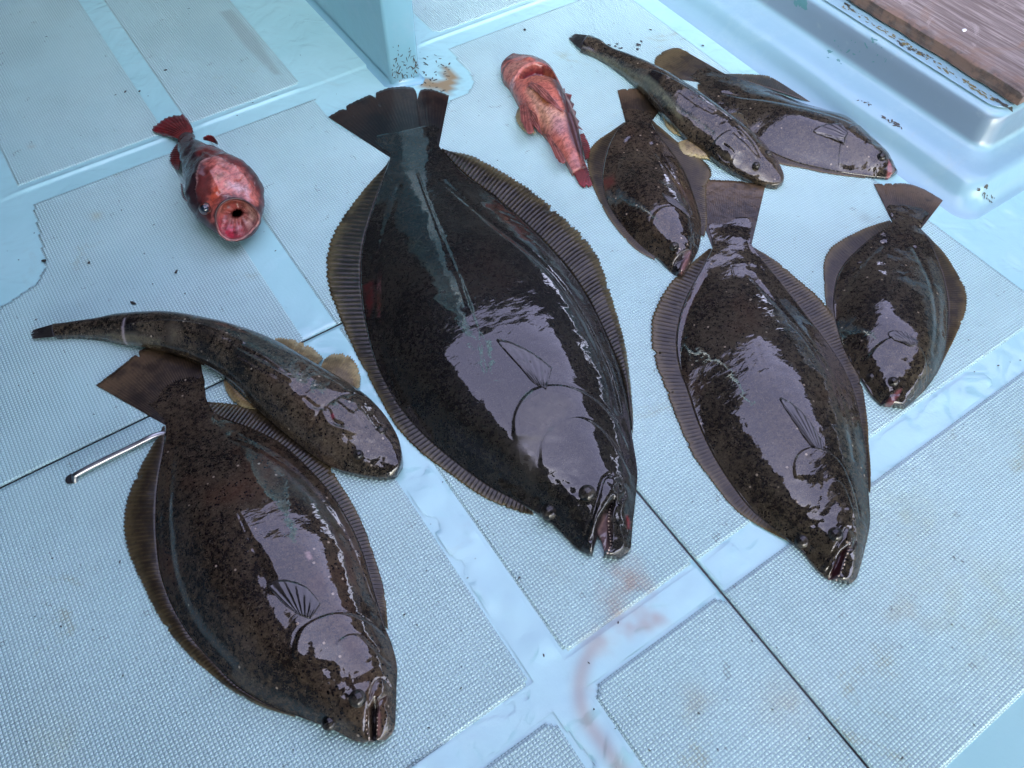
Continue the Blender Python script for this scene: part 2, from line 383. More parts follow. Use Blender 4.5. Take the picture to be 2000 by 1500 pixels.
def ball(name, root, c, r, mat, sx=1, sy=1, sz=1, nu=24, nv=14, dirv=None):
    th = np.linspace(0, np.pi, nv); ph = np.linspace(0, 2 * np.pi, nu + 1)
    T, Pp = np.meshgrid(th, ph, indexing='ij')
    V = np.stack([np.sin(T) * np.cos(Pp) * r * sx, np.sin(T) * np.sin(Pp) * r * sy, np.cos(T) * r * sz], -1).reshape(-1, 3)
    if dirv is not None:
        q = Vector((0, 0, 1)).rotation_difference(Vector(dirv).normalized()).to_matrix(); V = V @ np.array(q).T
    return mesh(name, V + np.array(c), gridfaces(nv, nu + 1, flip=False), mat, root)
def surf_z(info, xy):
    V = info['V'].reshape(-1, 3); i = np.argmin(((V[:, :2] - xy) ** 2).sum(1)); return V[i, 2]
def add_eye(root, info, px, rpx, ppx, mat='eye', lift=.30, name='eye', pm='pupil', z0=.02):
    c = G(px[0], px[1], z0)
    z = surf_z(info, c[:2]); c = G(px[0], px[1], z); r = rpx * np.linalg.norm(c - [0, 0, CAM_H]) / FPX
    c[2] = z + r * (lift - .35)
    e = ball(name, root, c, r, M[mat], sz=.92)
    d = G(ppx[0], ppx[1], c[2] + r * .3) - c; d = d / np.linalg.norm(d); d[2] = max(d[2], .22); d /= np.linalg.norm(d)
    pc = c + d * r * .78
    e['org'] = list(root['org'])
    p = ball('pupil', e, pc, r * .27, M[pm], sz=.72, nu=16, nv=10, dirv=d)
    return e
def teeth(root, info, line, n, size, name='teeth', lean=(0, 0)):
    P = arc_resample(GP(line, .02)[:, :2], n); V = []; F = []
    for i, p in enumerate(P):
        z = surf_z(info, p); b = len(V); s = size * (.7 + .6 * rng.random())
        for k in range(4):
            a = k * math.pi / 2 + .4; V.append((p[0] + s * .35 * math.cos(a), p[1] + s * .35 * math.sin(a), z - s * .2))
        V.append((p[0] + lean[0] * s, p[1] + lean[1] * s, z + s * .9))
        for k in range(4): F.append([b + k, b + (k + 1) % 4, b + 4])
    return mesh(name, V, F, M['tooth'], root, smooth=False)
def sheet_fin(name, root, base, tip, info, mat, lift=.0015, nr=9, amp=.0007, zc=None, rows=14):
    """a fan-shaped fin lying on the fish: base polyline and tip polyline in photograph pixels, following the body below it"""
    n = nr * 6 + 1
    I = arc_resample(base, n); O = arc_resample(tip, n)
    zc = .03 if zc is None else zc
    Ig = G(I[:, 0], I[:, 1], zc); Og = G(O[:, 0], O[:, 1], zc)
    q = np.linspace(0, 1, rows); P = Ig[:, None] + (Og - Ig)[:, None] * q[None, :, None]
    V = P.reshape(-1, 3)
    BV = info['V'][::2, ::2].reshape(-1, 3) if info is not None else None
    if BV is not None:
        z = np.array([BV[np.argmin(((BV[:, :2] - v[:2]) ** 2).sum(1)), 2] for v in V])
        z = z.reshape(n, rows); z = (np.pad(z, ((1, 1), (1, 1)), 'edge'))
        z = sum(z[i:i + n, j:j + rows] for i in range(3) for j in range(3)) / 9
    else: z = np.full((n, rows), zc)
    ray = .5 + .5 * np.cos(2 * np.pi * np.arange(n) / 6)
    z = z + lift * (.4 + .6 * np.sin(np.pi * q * .8 + .3))[None] + amp * ray[:, None]
    V[:, 2] = z.ravel()
    o = mesh(name, V, gridfaces(n, rows), mat, root, attrs={'ray': np.repeat(ray, rows), 'out': np.tile(q, n)})
    md = o.modifiers.new('thickness', 'SOLIDIFY'); md.thickness = .0008; md.offset = -1
    if sum(p.normal.z for p in list(o.data.polygons)[:50]) < 0: o.data.flip_normals()
    return o
def new_fish(name, px, label, cat, group=None):
    p = G(px[0], px[1], 0.0); return rootorg(empty(name, tuple(p), label, cat, group))

DK = (.006, .005, .005); PK = (.42, .17, .16); PALE = (.42, .36, .34)
# ------------------------------------------------------------------ deck and what is fixed to it
XS, YS = .3890, .7165         # the two seams of the hatch cover
BLOOD1 = [(1185,1098),(1232,1088),(1268,1140),(1258,1182),(1205,1228),(1165,1262),(1146,1246),(1178,1205),(1180,1140)]
BLOOD2 = [(1168,1250),(1142,1295),(1132,1345),(1142,1400),(1175,1450),(1215,1510)]
RUST = [(818,160),(836,152),(856,160),(866,156),(862,128),(880,132),(898,150),(888,170),(872,190),(860,176),(820,172)]
def stains(V):
    X2 = V[:, :2]; c = np.zeros((len(V), 4)); nz = .25 + 1.1 * np.clip((vnoise(X2, 55, 2) * .6 + vnoise(X2, 120, 7) * .4 - .30) * 2.4, 0, 1.2)
    def lay(al, col):
        a0 = c[:, 3]; an = al + a0 * (1 - al)
        for k in range(3): c[:, k] = (col[k] * al + c[:, k] * a0 * (1 - al)) / np.maximum(an, 1e-6)
        c[:, 3] = an
    lay(poly_soft(X2, GP(BLOOD1)[:, :2], .016) * .75 * nz, (.37,.36,.30))
    d, _, ov = signed_dist(X2, spline(GP(BLOOD2)[:, :2], 60)); lay(np.exp(-(d / .0095) ** 2) * .85 * np.exp(-(ov / .03) ** 2), (.34,.36,.32))
    d, _, ov = signed_dist(X2, GP([(1290,1205),(1240,1225),(1180,1260)])[:, :2]); lay(np.exp(-(d / .011) ** 2) * .7 * nz * np.exp(-(ov / .03) ** 2), (.36,.37,.33))
    lay(poly_soft(X2, GP(RUST)[:, :2], .004) * .9, (.30,.20,.08))
    lay(poly_soft(X2, GP([(430,25),(452,20),(502,75),(549,147),(535,147),(478,90)])[:, :2], .004) * .4, (.20, .22, .21))
    for px, rr, col in (((63,287),.006,(.35,.20,.08)), ((188,423),.010,(.42,.38,.14)), ((1690,425),.012,(.12,.13,.12)), ((1480,905),.02,(.40,.50,.33)), ((1530,870),.02,(.40,.50,.33)), ((1770,1010),.05,(.40,.50,.33)),
                        ((1910,1180),.07,(.40,.50,.33)), ((1090,1115),.014,(.33,.34,.22)), ((1760,1190),.03,(.38,.40,.27)), ((1530,1370),.03,(.36,.36,.24)), ((1360,1380),.022,(.34,.33,.2)), ((100,1445),.03,(.40,.50,.33)), ((490,975),.01,(.4,.35,.3))):
        p = G(*px)[:2]; d = np.linalg.norm(X2 - p, axis=1); lay(np.exp(-(d / rr) ** 2) * .30 * nz, col)
    return c
def deck_z(x, y):
    """low moulded lip across the deck"""
    win = np.zeros_like(x)
    for a_, b_ in ((-.125, .147), (.183, .400), (.640, 1.10)):
        win = np.maximum(win, np.clip((x - a_) / .022, 0, 1) * np.clip((b_ - x) / .022, 0, 1))
    sm = lambda t: t * t * (3 - 2 * t)
    return .0012 * sm(np.clip((y - 1.240) / .010, 0, 1)) + .0016 * win * np.exp(-((y - 1.2505) / .0036) ** 2)
def axis_pts(a, b, step, extra=(), fine=()):
    p = list(np.arange(a, b + 1e-9, step)) + list(extra)
    for f0, f1, fs in fine: p += list(np.arange(f0, f1, fs))
    p = np.unique(np.round(p, 5)); return p[np.r_[True, np.diff(p) > 1e-4]]
def sheet(name, xs, ys, keep, z, depth, mat, parent=None, zf=None, paint=True):
    X, Y = np.meshgrid(xs, ys, indexing='ij'); x = X.ravel(); y = Y.ravel()
    V = np.stack([x, y, z + (zf(x, y) if zf else 0 * x)], 1)
    F = gridfaces(len(xs), len(ys))[:, ::-1]; c = V[F].mean(1); F = F[keep(c[:, 0], c[:, 1])]
    e = np.concatenate([F[:, [0, 1]], F[:, [1, 2]], F[:, [2, 3]], F[:, [3, 0]]]); key = np.sort(e, 1); code = key[:, 0] * 10 ** 7 + key[:, 1]
    _, inv, cnt = np.unique(code, return_inverse=True, return_counts=True); be = e[cnt[inv] == 1]
    us = np.unique(be); mp = {int(u): len(V) + i for i, u in enumerate(us)}
    V2 = V[us].copy(); V2[:, 2] -= depth
    b1 = np.array([mp[int(k)] for k in be[:, 0]]); b2 = np.array([mp[int(k)] for k in be[:, 1]])
    Fs = np.stack([be[:, 1], be[:, 0], b1, b2], 1)
    VV = np.vstack([V, V2])
    used = np.unique(np.concatenate([F.ravel(), Fs.ravel()])); rm = np.full(len(VV), -1); rm[used] = np.arange(len(used))
    VV = VV[used]; FF = rm[np.vstack([F, Fs])]
    o = mesh(name, VV, FF, mat, parent, smooth=False, cols=stains(VV) if paint else np.zeros((len(VV), 4)))
    sm = [True] * len(F) + [False] * len(Fs); o.data.polygons.foreach_set('use_smooth', sm)
    return o
lower = tag(sheet('deck_bed', [-1.6, 2.4], [-.8, 3.2], lambda x, y: x > -9, -.020, .01, M['seam'], paint=False), kind='structure')
g_ = .0016
deck = sheet('deck', axis_pts(-1.5, 2.4, .012, (XS + g_,)), axis_pts(-.7, 2.9, .012, (YS + g_,), ((1.232, 1.27, .0014),)),
             lambda x, y: (x > XS + g_) | (y > YS + g_), 0.0, .018, M['deck'], zf=deck_z)
tag(deck, kind='structure')
for (a_, b_) in ():
    pass
hatch = empty('hatch_cover', (0, 0, 0), 'pale blue hatch cover flush in the deck, edged by dark seam, with steel lifting handle', 'hatch')
rootorg(hatch)
sheet('cover', axis_pts(-1.5, XS - g_ - 1e-5, .010, (XS - g_,)), axis_pts(-.7, YS - g_ - 1e-5, .010, (YS - g_,)), lambda x, y: x > -9, 0.0, .018, M['deck'], hatch)
for nm_, (xa, xb, ya, yb) in (('seal', (-1.5, XS + .0013, YS - .0013, YS + .0013)), ('seal', (XS - .0013, XS + .0013, -.7, YS - .0014))):
    mesh(nm_, [(xa, ya, -.0008), (xb, ya, -.0008), (xb, yb, -.0008), (xa, yb, -.0008)], [[0, 1, 2, 3]], M['seam'], hatch, smooth=False)
P6 = .0043
def panel(x0, x1, y0, y1, parent, rad=.018, cuts=(), corners='all'):
    xs = np.arange(round(x0 / P6), round(x1 / P6) + 1) * P6; ys = np.arange(round(y0 / P6), round(y1 / P6) + 1) * P6
    X0, X1, Y0, Y1 = xs[0], xs[-1], ys[0], ys[-1]
    def keep(x, y):
        qx = np.maximum(np.maximum(X0 + rad - x, x - X1 + rad), 0); qy = np.maximum(np.maximum(Y0 + rad - y, y - Y1 + rad), 0)
        k = (qx ** 2 + qy ** 2) <= rad ** 2
        for c in cuts: k &= ~inside(np.stack([x, y], 1), np.array(c))
        return k
    o = sheet('nonskid_panel', xs, ys, keep, .0006, .0010, M['nonskid'], parent, zf=deck_z)
    return o
bulge = [(-.102, 1.3), (-.104, 1.205), (-.116, 1.12), (-.124, 1.062), (-.145, 1.035), (-.203, 1.016), (-.4, .99), (-1.6, .95), (-1.6, 1.3)]
postcut = [tuple(p) for p in GP([(606,180),(622,206),(645,236),(700,270),(800,262),(860,222),(880,197),(912,184),(927,162),(916,140),(890,112),(868,84),(850,60),(700,60)])[:, :2]]
panel(-1.48, .1425, .151, YS - .003, hatch, rad=.012); panel(.1915, XS - .003, .153, YS - .003, hatch, rad=.012)
panel(.195, XS - .003, -.165, .107, hatch, rad=.016); panel(-1.48, .144, -.165 - .2, .107, hatch, rad=.016)
panel(-1.48, .1425, YS + .003, 1.207, deck, rad=.006, cuts=[bulge])
panel(.1915, 1.095, .153, 1.207, deck, rad=.012, cuts=[[(0, 0), (XS + .003, 0), (XS + .003, YS + .003), (0, YS + .003)], postcut, list(map(tuple, GP([(1800,300),(1850,400),(2010,560),(2100,560),(2100,300)])[:, :2]))])
panel(XS + .003, 1.6, -.165, .107, deck, rad=.004)
panel(-.113, .139, 1.266, 2.8, deck, rad=.006); panel(.182, .396, 1.266, 2.8, deck, rad=.010); panel(.69, 1.10, 1.266, 2.8, deck, rad=.016)
# lifting handle
hm = []; hp = GP([(140,937),(144,930),(152,925),(200,900),(260,871),(306,849),(330,837)], .008); hp[0, 2] = -.004; hp[1, 2] = .005; hp[-1, 2] = -.004
hp = spline(hp, 60); nseg = 14
Vh = []
for i in range(60):
    t = hp[min(i + 1, 59)] - hp[max(i - 1, 0)]; t /= np.linalg.norm(t); s_ = np.cross(t, [0, 0, 1.]); s_ /= np.linalg.norm(s_); n_ = np.cross(s_, t)
    for k in range(nseg + 1): a_ = 2 * math.pi * k / nseg; Vh.append(hp[i] + .0036 * (math.cos(a_) * s_ + math.sin(a_) * n_))
mesh('lifting_handle', Vh, gridfaces(60, nseg + 1), M['steel'], hatch)
ball('handle_socket', hatch, G(139,935, .0018), .0072, M['seam'], sz=.10)
# ------------------------------------------------------------------ bulkhead end
M['paint_post'] = (lambda b: b.set(Base__Color=b.mix(b.math('MULTIPLY', b.step(b.noise(9, 5, .7), .5, .75), .35), (.19, .42, .52), (.31, .44, .54)), Roughness=.35, Coat__Weight=.7, Coat__Roughness=.08,
    Coat__Normal=b.bump(b.noise(14, 4, .6), .003)))(NB('old_blue_paint'))
def extrude_poly(name, poly, z0, z1, mat, parent=None, bevel=0.0):
    bm = bmesh.new(); vs = [bm.verts.new((x, y, z0)) for x, y in poly]; f = bm.faces.new(vs)
    r_ = bmesh.ops.extrude_face_region(bm, geom=[f]); bmesh.ops.translate(bm, verts=[v for v in r_['geom'] if isinstance(v, bmesh.types.BMVert)], vec=(0, 0, z1 - z0))
    bmesh.ops.recalc_face_normals(bm, faces=bm.faces)
    me = bpy.data.meshes.new(name); bm.to_mesh(me); bm.free(); me.materials.append(mat); o = bpy.data.objects.new(name, me); COL.objects.link(o)
    if parent: o.parent = parent
    if bevel:
        md = o.modifiers.new('bevel', 'BEVEL'); md.width = bevel; md.segments = 4; md.limit_method = 'ANGLE'
        for p in me.polygons: p.use_smooth = True
    return o
bulk = extrude_poly('bulkhead', [(.533, 1.163), (.588, 1.150), (.590, 3.0), (.531, 3.0)], .0005, 1.25, M['paint_post'], bevel=.006)
tag(bulk, 'blue painted upright bulkhead behind the big tail, paint cracked and flaking at its foot', 'bulkhead')
# fillet where the bulkhead meets the deck
Vf = []; base = [(.531, 2.9), (.531, 1.175), (.540, 1.160), (.585, 1.149), (.590, 1.155), (.592, 2.9)]; outn = [(-1, 0), (-1, -.3), (-.3, -1), (.3, -1), (1, -.3), (1, 0)]
for (x, y), (nx, ny) in zip(base, outn):
    for k in range(7):
        a_ = math.pi / 2 * k / 6; rr = .013; l = math.hypot(nx, ny)
        Vf.append((x + nx / l * (rr * (1 - math.sin(a_)) - .001), y + ny / l * (rr * (1 - math.sin(a_)) - .001), rr * (1 - math.cos(a_)) - .0005 + (.0012 if y > 1.3 else 0)))
mesh('foot_fillet', Vf, gridfaces(6, 7), M['paint_post'], bulk)
# ------------------------------------------------------------------ coaming
prof = [(-.004,-.002),(.004,.0006),(.016,.004),(.028,.014),(.036,.028),(.042,.036),(.050,.040),(.060,.0415),(.076,.043),(.088,.0455),(.097,.049),(.102,.058),(.105,.076),(.108,.094),(.113,.104),(.124,.1105),(.134,.112),(.150,.1125),(.52,.1125)]
pf = np.array(prof); pf = spline(pf, 73); CX, CY = 1.138, .338
Vc = []; NARC = 14; straight1 = np.linspace(3.2, 0, 90); straight2 = np.linspace(0, 1.2, 24)
for n_, z_ in pf:
    ny = .78 * n_; rr = .030 + .10 * max(0, .06 - n_); x0 = CX + n_; y0 = CY + ny
    ring_ = []
    for s_ in straight1: ring_.append((x0, y0 + rr + (3.2 - rr - y0) * (s_ / 3.2)))
    for k in range(1, NARC + 1):
        a_ = math.pi + math.pi / 2 * k / NARC; ring_.append((x0 + rr + rr * math.cos(a_), y0 + rr + rr * math.sin(a_)))
    for s_ in straight2[1:]: ring_.append((x0 + rr + s_, y0 - s_ * .0))
    Vc += [(x, y, z_) for x, y in ring_]
nr_ = len(ring_)
Vc = np.array(Vc); wv = (vnoise(Vc[:, :2], 16, 8) - .5) * .003 * np.clip(Vc[:, 2] / .02, 0, 1) * (Vc[:, 2] < .05); Vc[:, 0] += wv
def coam_mat():
    b = NB('worn_blue_gelcoat_shaded_face'); X, Y, Zz = b.xyz()
    base = b.mix(b.math('MULTIPLY', b.step(b.noise(11, 5, .7), .5, .7), .6), (.24, .42, .50), (.30, .48, .53))
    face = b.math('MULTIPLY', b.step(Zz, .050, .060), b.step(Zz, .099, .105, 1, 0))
    base = b.mix(b.math('MULTIPLY', face, .95), base, (.16, .235, .30))  # dark reflection on the upright face put into its colour
    base = b.mix(b.step(b.noise(16, 5, .7, dist=1.), .58, .70, 0, .25), base, (.30, .40, .40))
    return b.set(Base__Color=base, Roughness=.32, Coat__Weight=.8, Coat__Roughness=.20, Coat__IOR=1.35, Coat__Normal=b.bump(b.math('ADD', b.noise(10, 3, .5), b.math('MULTIPLY', b.noise(60, 3, .6), .15)), .006))
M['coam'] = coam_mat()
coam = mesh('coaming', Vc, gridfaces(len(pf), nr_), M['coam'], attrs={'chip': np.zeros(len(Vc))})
if coam.data.polygons[len(coam.data.polygons) // 2].normal.z < 0: coam.data.flip_normals()
tag(coam, 'raised pale blue coaming with a stepped ledge and rounded corner along the right side', 'coaming')
# ------------------------------------------------------------------ weathered board on the coaming
def wood():
    b = NB('weathered_wood')
    st = b.mapping((34, 1.6, 34), vec=None); gr = b.noise(4.0, 5, .65, vec=st, dist=.5)
    st2 = b.mapping((210, 6, 210)); g2 = b.noise(2.0, 3, .6, vec=st2)
    c = b.mix(b.step(gr, .36, .66), (.15, .12, .105), (.34, .295, .27)); c = b.mix(b.math('MULTIPLY', b.step(g2, .47, .62), .5), c, (.10, .065, .055))
    c = b.mix(b.step(b.noise(7, 4, .7, dist=.7), .55, .68, 0, .75), c, (.24, .16, .11))
    c = b.mix(b.step(b.noise(13, 5, .7, dist=1.0), .60, .72, 0, .6), c, (.42, .37, .34))
    X, Y, Zz = b.xyz(); e = b.math('ADD', X, b.math('MULTIPLY', b.noise(30, 4, .7), .030))
    c = b.mix(b.step(e, 1.296, 1.322, .85, 0), c, (.045, .032, .025)); c = b.mix(b.math('MULTIPLY', b.step(e, 1.300, 1.345, .8, 0), b.step(b.noise(25, 4, .7), .4, .6)), c, (.20, .13, .095))
    h = b.math('ADD', b.math('MULTIPLY', gr, 1.0), b.math('MULTIPLY', g2, .6))
    return b.set(Base__Color=c, Roughness=.55, Specular__IOR__Level=.4, Normal=b.bump(h, .0016))
M['wood'] = wood()
xs = np.r_[1.287, 1.288, 1.290, 1.294, np.linspace(1.30, 1.64, 40)]; ys = np.linspace(.425, 3.1, 300); X, Y = np.meshgrid(xs, ys, indexing='ij')
top = .1405 - .004 * np.exp(-((X - 1.287) / .0035)) - .004 * np.exp(-((Y - .425) / .004)) + (vnoise(np.stack([X.ravel() * 6, Y.ravel() * .5], 1), 22, 4).reshape(X.shape) - .5) * .0014
X2_ = X + (vnoise(np.stack([Y.ravel(), Y.ravel() * 0], 1), 40, 6).reshape(X.shape) - .5) * .004 * np.exp(-(X - 1.287) / .02)
Vt = np.stack([X2_, Y, top], -1).reshape(-1, 3); Vb = Vt.copy(); Vb[:, 2] = .1165; nT = len(Vt); Fg = gridfaces(len(xs), len(ys))[:, ::-1]
e = np.concatenate([Fg[:, [0, 1]], Fg[:, [1, 2]], Fg[:, [2, 3]], Fg[:, [3, 0]]]); key = np.sort(e, 1); code = key[:, 0] * 10 ** 7 + key[:, 1]; _, inv, cnt = np.unique(code, return_inverse=True, return_counts=True); be = e[cnt[inv] == 1]
plank = mesh('plank', np.vstack([Vt, Vb]), np.vstack([Fg, Fg[:, ::-1] + nT, np.stack([be[:, 1], be[:, 0], be[:, 0] + nT, be[:, 1] + nT], 1)]), M['wood'], smooth=False)
tag(plank, 'weathered grey-brown wooden board lying on top of the coaming, its edge rotten and dark', 'board')
# ------------------------------------------------------------------ flakes, chips and specks
def flakes(name, items, mat, kind='stuff', parent=None):
    """irregular thin flakes: (x, y, z, size, stretch, angle, normal axis)"""
    V = []; F = []
    for (c, s, st, an, ax) in items:
        b0 = len(V); n = random.randint(5, 8); c = np.array(c, float)
        for k in range(n):
            a_ = 2 * math.pi * k / n; r_ = s * random.uniform(.45, 1.0); u = r_ * math.cos(a_) * st; v = r_ * math.sin(a_)
            u, v = u * math.cos(an) - v * math.sin(an), u * math.sin(an) + v * math.cos(an)
            V.append(c + (np.array([u, v, 0]) if ax == 'z' else np.array([u, 0, v]) if ax == 'y' else np.array([0, u, v])))
        V.append(c + (np.array([0, 0, s * .25]) if ax == 'z' else np.array([0, -s * .25, 0]) if ax == 'y' else np.array([-s * .25, 0, 0])))
        for k in range(n): F.append([b0 + k, b0 + (k + 1) % n, b0 + n])
    o = mesh(name, V, F, mat, parent, smooth=False); o['kind'] = kind; return o
M['speck'] = plain('dark_grit', (.022, .024, .020), .5, .6); M['chipm'] = plain('bared_dark_chip', (.045, .050, .040), .6, .3); M['algae'] = plain('yellow_grime', (.16, .14, .05), .8)
it = []
for _ in range(230):
    p = G(random.uniform(0, 2000), random.uniform(0, 1500)); 
    if p[0] < 1.12: it.append(((p[0], p[1], .0022 + (.0012 if p[1] > 1.25 else 0)), random.choice([.0006, .0008, .0010, .0014]), random.uniform(.8, 2.6), random.uniform(0, 3), 'z'))
for px in ((1190,90),(1202,92),(1212,96),(1205,88),(1196,97),(1246,88),(1252,83),(1247,90),(1245,98),(1270,60),(1372,91),(505,958-600),(175,515),(88,511),(345,533),(262,594),(246,182),(325,140),(274,181),(1025,60),(1190,270)):
    p = G(*px); it.append(((p[0], p[1], .0024 + (.0012 if p[1] > 1.25 else 0)), .0035, random.uniform(1, 2.2), random.uniform(0, 3), 'z'))
flakes('grit', it, M['speck'])
it = []
for _ in range(75):     # curls of cracked paint at the bulkhead's foot
    it.append(((random.uniform(.537, .585), 1.1465 + random.uniform(0, .0006) - (0.0), abs(random.gauss(.030, .022)) + .004), random.uniform(.0009, .0018), random.uniform(2.5, 8), random.gauss(1.2, .7), 'y'))
it = [((c[0], 1.163 - (c[0] - .533) * .236 - .0008, c[2]), s * .8, st, an, ax) for (c, s, st, an, ax) in it]
o = flakes('paint_chip', it, M['chipm'], parent=bulk)
it = []
for _ in range(40):
    px = (random.uniform(822, 880), random.uniform(108, 185)); p = G(*px); it.append(((p[0], p[1], .0005), random.uniform(.001, .0022), random.uniform(1.5, 4), random.uniform(0, 3.1), 'z'))
flakes('paint_flakes', it, M['chipm'])
def on_coam(px):
    """the point of the coaming seen at a pixel"""
    o_ = np.array([0, 0, CAM_H]); d_ = CR * (px[0] - 1000) - CU * (px[1] - 750) + CW * FPX; d_ /= np.linalg.norm(d_)
    dep = bpy.context.evaluated_depsgraph_get(); ok, loc, nrm, idx = coam.ray_cast(Vector(o_), Vector(d_)); return (np.array(loc), np.array(nrm)) if ok else (None, None)
def flakes_on(name, items, mat, parent):
    V = []; F = []
    for (px, s, st, an) in items:
        c, n_ = on_coam(px)
        if c is None: continue
        t1 = np.cross(n_, [0.03, 1, .02]); t1 /= np.linalg.norm(t1); t2 = np.cross(n_, t1); b0 = len(V); n = random.randint(6, 9)
        for k in range(n):
            a_ = 2 * math.pi * k / n; r_ = s * random.uniform(.4, 1.0); u = r_ * math.cos(a_) * st; v = r_ * math.sin(a_)
            u, v = u * math.cos(an) - v * math.sin(an), u * math.sin(an) + v * math.cos(an); V.append(c + t1 * v + t2 * u + n_ * .0006)
        V.append(c + n_ * .0009)
        for k in range(n): F.append([b0 + k, b0 + (k + 1) % n, b0 + n])
    if V:
        o = mesh(name, V, F, mat, parent, smooth=False); o['kind'] = 'stuff'; return o
it = []
for (a0, b0, n, s) in (((1650,8),(1668,20),9,.0035), ((1745,74),(1765,92),10,.003), ((1765,90),(1830,120),26,.0026), ((1945,196),(1975,214),16,.005)):
    for _ in range(n): t = random.random(); it.append(((a0[0] + (b0[0] - a0[0]) * t + random.uniform(-2, 2), a0[1] + (b0[1] - a0[1]) * t + random.uniform(-2, 2)), s * random.uniform(.5, 1), random.uniform(1, 3), random.uniform(-.4, .4)))
for (a0, b0, n, s) in (((1677,194),(1700,206),9,.0024), ((1724,228),(1760,250),18,.0032), ((1905,365),(1935,395),14,.0022), ((1925,365),(1930,370),2,.005), ((1920,378),(1940,385),10,.0022)):
    for _ in range(n): t = random.random(); it.append(((a0[0] + (b0[0] - a0[0]) * t + random.uniform(-3, 3), a0[1] + (b0[1] - a0[1]) * t + random.uniform(-3, 3)), s * random.uniform(.4, 1), random.uniform(1, 3), random.uniform(-.9, .9)))
flakes_on('chip', it, M['chipm'], coam)
it = [((1650 + 0 + t * 290 + random.uniform(-3, 3), 12 + t * 183 + 0 + random.uniform(-4, 4)), random.uniform(.0012, .0026), random.uniform(1, 3.5), random.uniform(-.3, .3)) for t in np.random.default_rng(5).random(110)]
flakes_on('grime', it, M['algae'], coam)
M['teal'] = plain('teal_undercoat', (.08, .22, .24), .5, .3)
it = [((1562 + random.uniform(-10, 10), 4 + random.uniform(-4, 7)), .008, 1.3, random.uniform(0, 1)) for _ in range(6)] + [((random.uniform(1600, 1730), random.uniform(75, 125)), random.uniform(.0008, .003), random.uniform(1, 3), random.uniform(0, 3)) for _ in range(26)]
flakes_on('scuff', it, M['teal'], coam)
M['bead'] = plain('white_drop', (.75, .78, .78), .2, 1)
o = ball('droplet', None, (1.345, .590, .1415), .0035, M['bead'], sz=.6, sx=1.4); tag(o, 'small white droplet on the wooden board near its edge', 'droplet')


# standing water in the channels between the panels
def puddle(name, x0, x1, y0, y1, blobs, seed):
    xs = np.arange(x0, x1, .0028); ys = np.arange(y0, y1, .0028); X, Y = np.meshgrid(xs, ys, indexing='ij'); P2 = np.stack([X.ravel(), Y.ravel()], 1)
    m_ = np.full(len(P2), -1.)
    for pts, wd in blobs:
        d_, _, _ = signed_dist(P2, spline(np.array(pts, float), 40)); m_ = np.maximum(m_, 1 - (d_ / wd) ** 2)
    m_ = m_ + (vnoise(P2, 34, seed) - .5) * 1.7 + (vnoise(P2, 90, seed + 1) - .5) * .4
    sx_ = (P2[:, 0] > .1450) & (P2[:, 0] < .1890) & (P2[:, 1] < .5); sy_ = (P2[:, 1] > .1100) & (P2[:, 1] < .1500)
    m_ = np.where((sx_ | sy_) & (np.abs(P2[:, 0] - XS) > .0045), m_, -1)
    h = .0010 * np.clip(m_, 0, 1) ** .5 + (vnoise(P2, 38, seed + 2) - .5) * .0026 * np.clip(m_ * 2, 0, 1) + (vnoise(P2, 85, seed + 3) - .5) * .0004 * np.clip(m_ * 2, 0, 1)
    V = np.stack([P2[:, 0], P2[:, 1], .0003 + np.maximum(h, 0)], 1); F = gridfaces(len(xs), len(ys))[:, ::-1]; F = F[(m_[F] > 0).all(1)]
    used = np.unique(F); rm = np.full(len(V), -1); rm[used] = np.arange(len(used)); o = mesh(name, V[used], rm[F], M['deck'], cols=stains(V[used])); o['kind'] = 'stuff'; return o
puddle('puddle', -.12, .95, -.28, .46, [([(.168, .42), (.168, .25), (.168, .168), (.172, .05), (.168, -.2)], .030), ([(-.06, .130), (.08, .128), (.17, .130), (.30, .132), (.42, .128)], .028), ([(.62, .130), (.75, .130), (.90, .130)], .022), ([(.17, .14), (.175, .13)], .05)], 51)
# ------------------------------------------------------------------ flounders
def flounder(px, label, group, pairs, hs, ze, finL, finR, tail, skin, finm, tailm, nrL, nrR, nrT, feats, paints, gaps, eyes, pect, pectm='fin_dark', teethl=(), zb=0.0, S=300, U=110,
             zoL=.002, zoR=.002, a=2.15, bexp=1.2, fzb=0.0, amp=.0012, huL=.0, huR=.0, tzb=None, zf=None, rough=(.80, .0015), dry=(), farz=0.0):
    r = new_fish('flounder', px, label, 'flounder', group)
    b, info = body('body', r, pairs, hs, ze, zb, a, bexp, S, U, feats, paints, gaps, M[skin], zf, rough, dry, farz)
    if finL: fin_strip('dorsal_fin', r, finL[0], finL[1], ze * .75, zoL, nrL, M[finm], amp=amp, slant=.0, zb=fzb, hump=huL)
    if finR: fin_strip('anal_fin', r, finR[0], finR[1], ze * .75, zoR, nrR, M[finm], amp=amp, slant=.0, zb=fzb, hump=huR)
    k0 = 1 if len(pairs) == 13 else 2; tin = np.linspace(0, 1, 5)[:, None] * (np.array(pairs[k0][1], float) - np.array(pairs[k0][0], float)) + np.array(pairs[k0][0], float); q0 = np.array(pairs[0], float).mean(0); q1 = np.array(pairs[1], float).mean(0); tin = tin + (q1 - q0) * .15
    fin_strip('tail_fin', r, tin, tail[1], .0008, .0028, int(nrT * 1.5), M[tailm], amp=.0005, serr=.006, rows=26, torn=.45, zb=fzb if tzb is None else tzb, hump=.0004)
    for e in eyes: add_eye(r, info, *e)
    if pect: sheet_fin('pectoral_fin', r, pect[0], pect[1], info, M[pectm], zc=max(hs) * .85, nr=8)
    for t in teethl: teeth(r, info, *t)
    return r, info
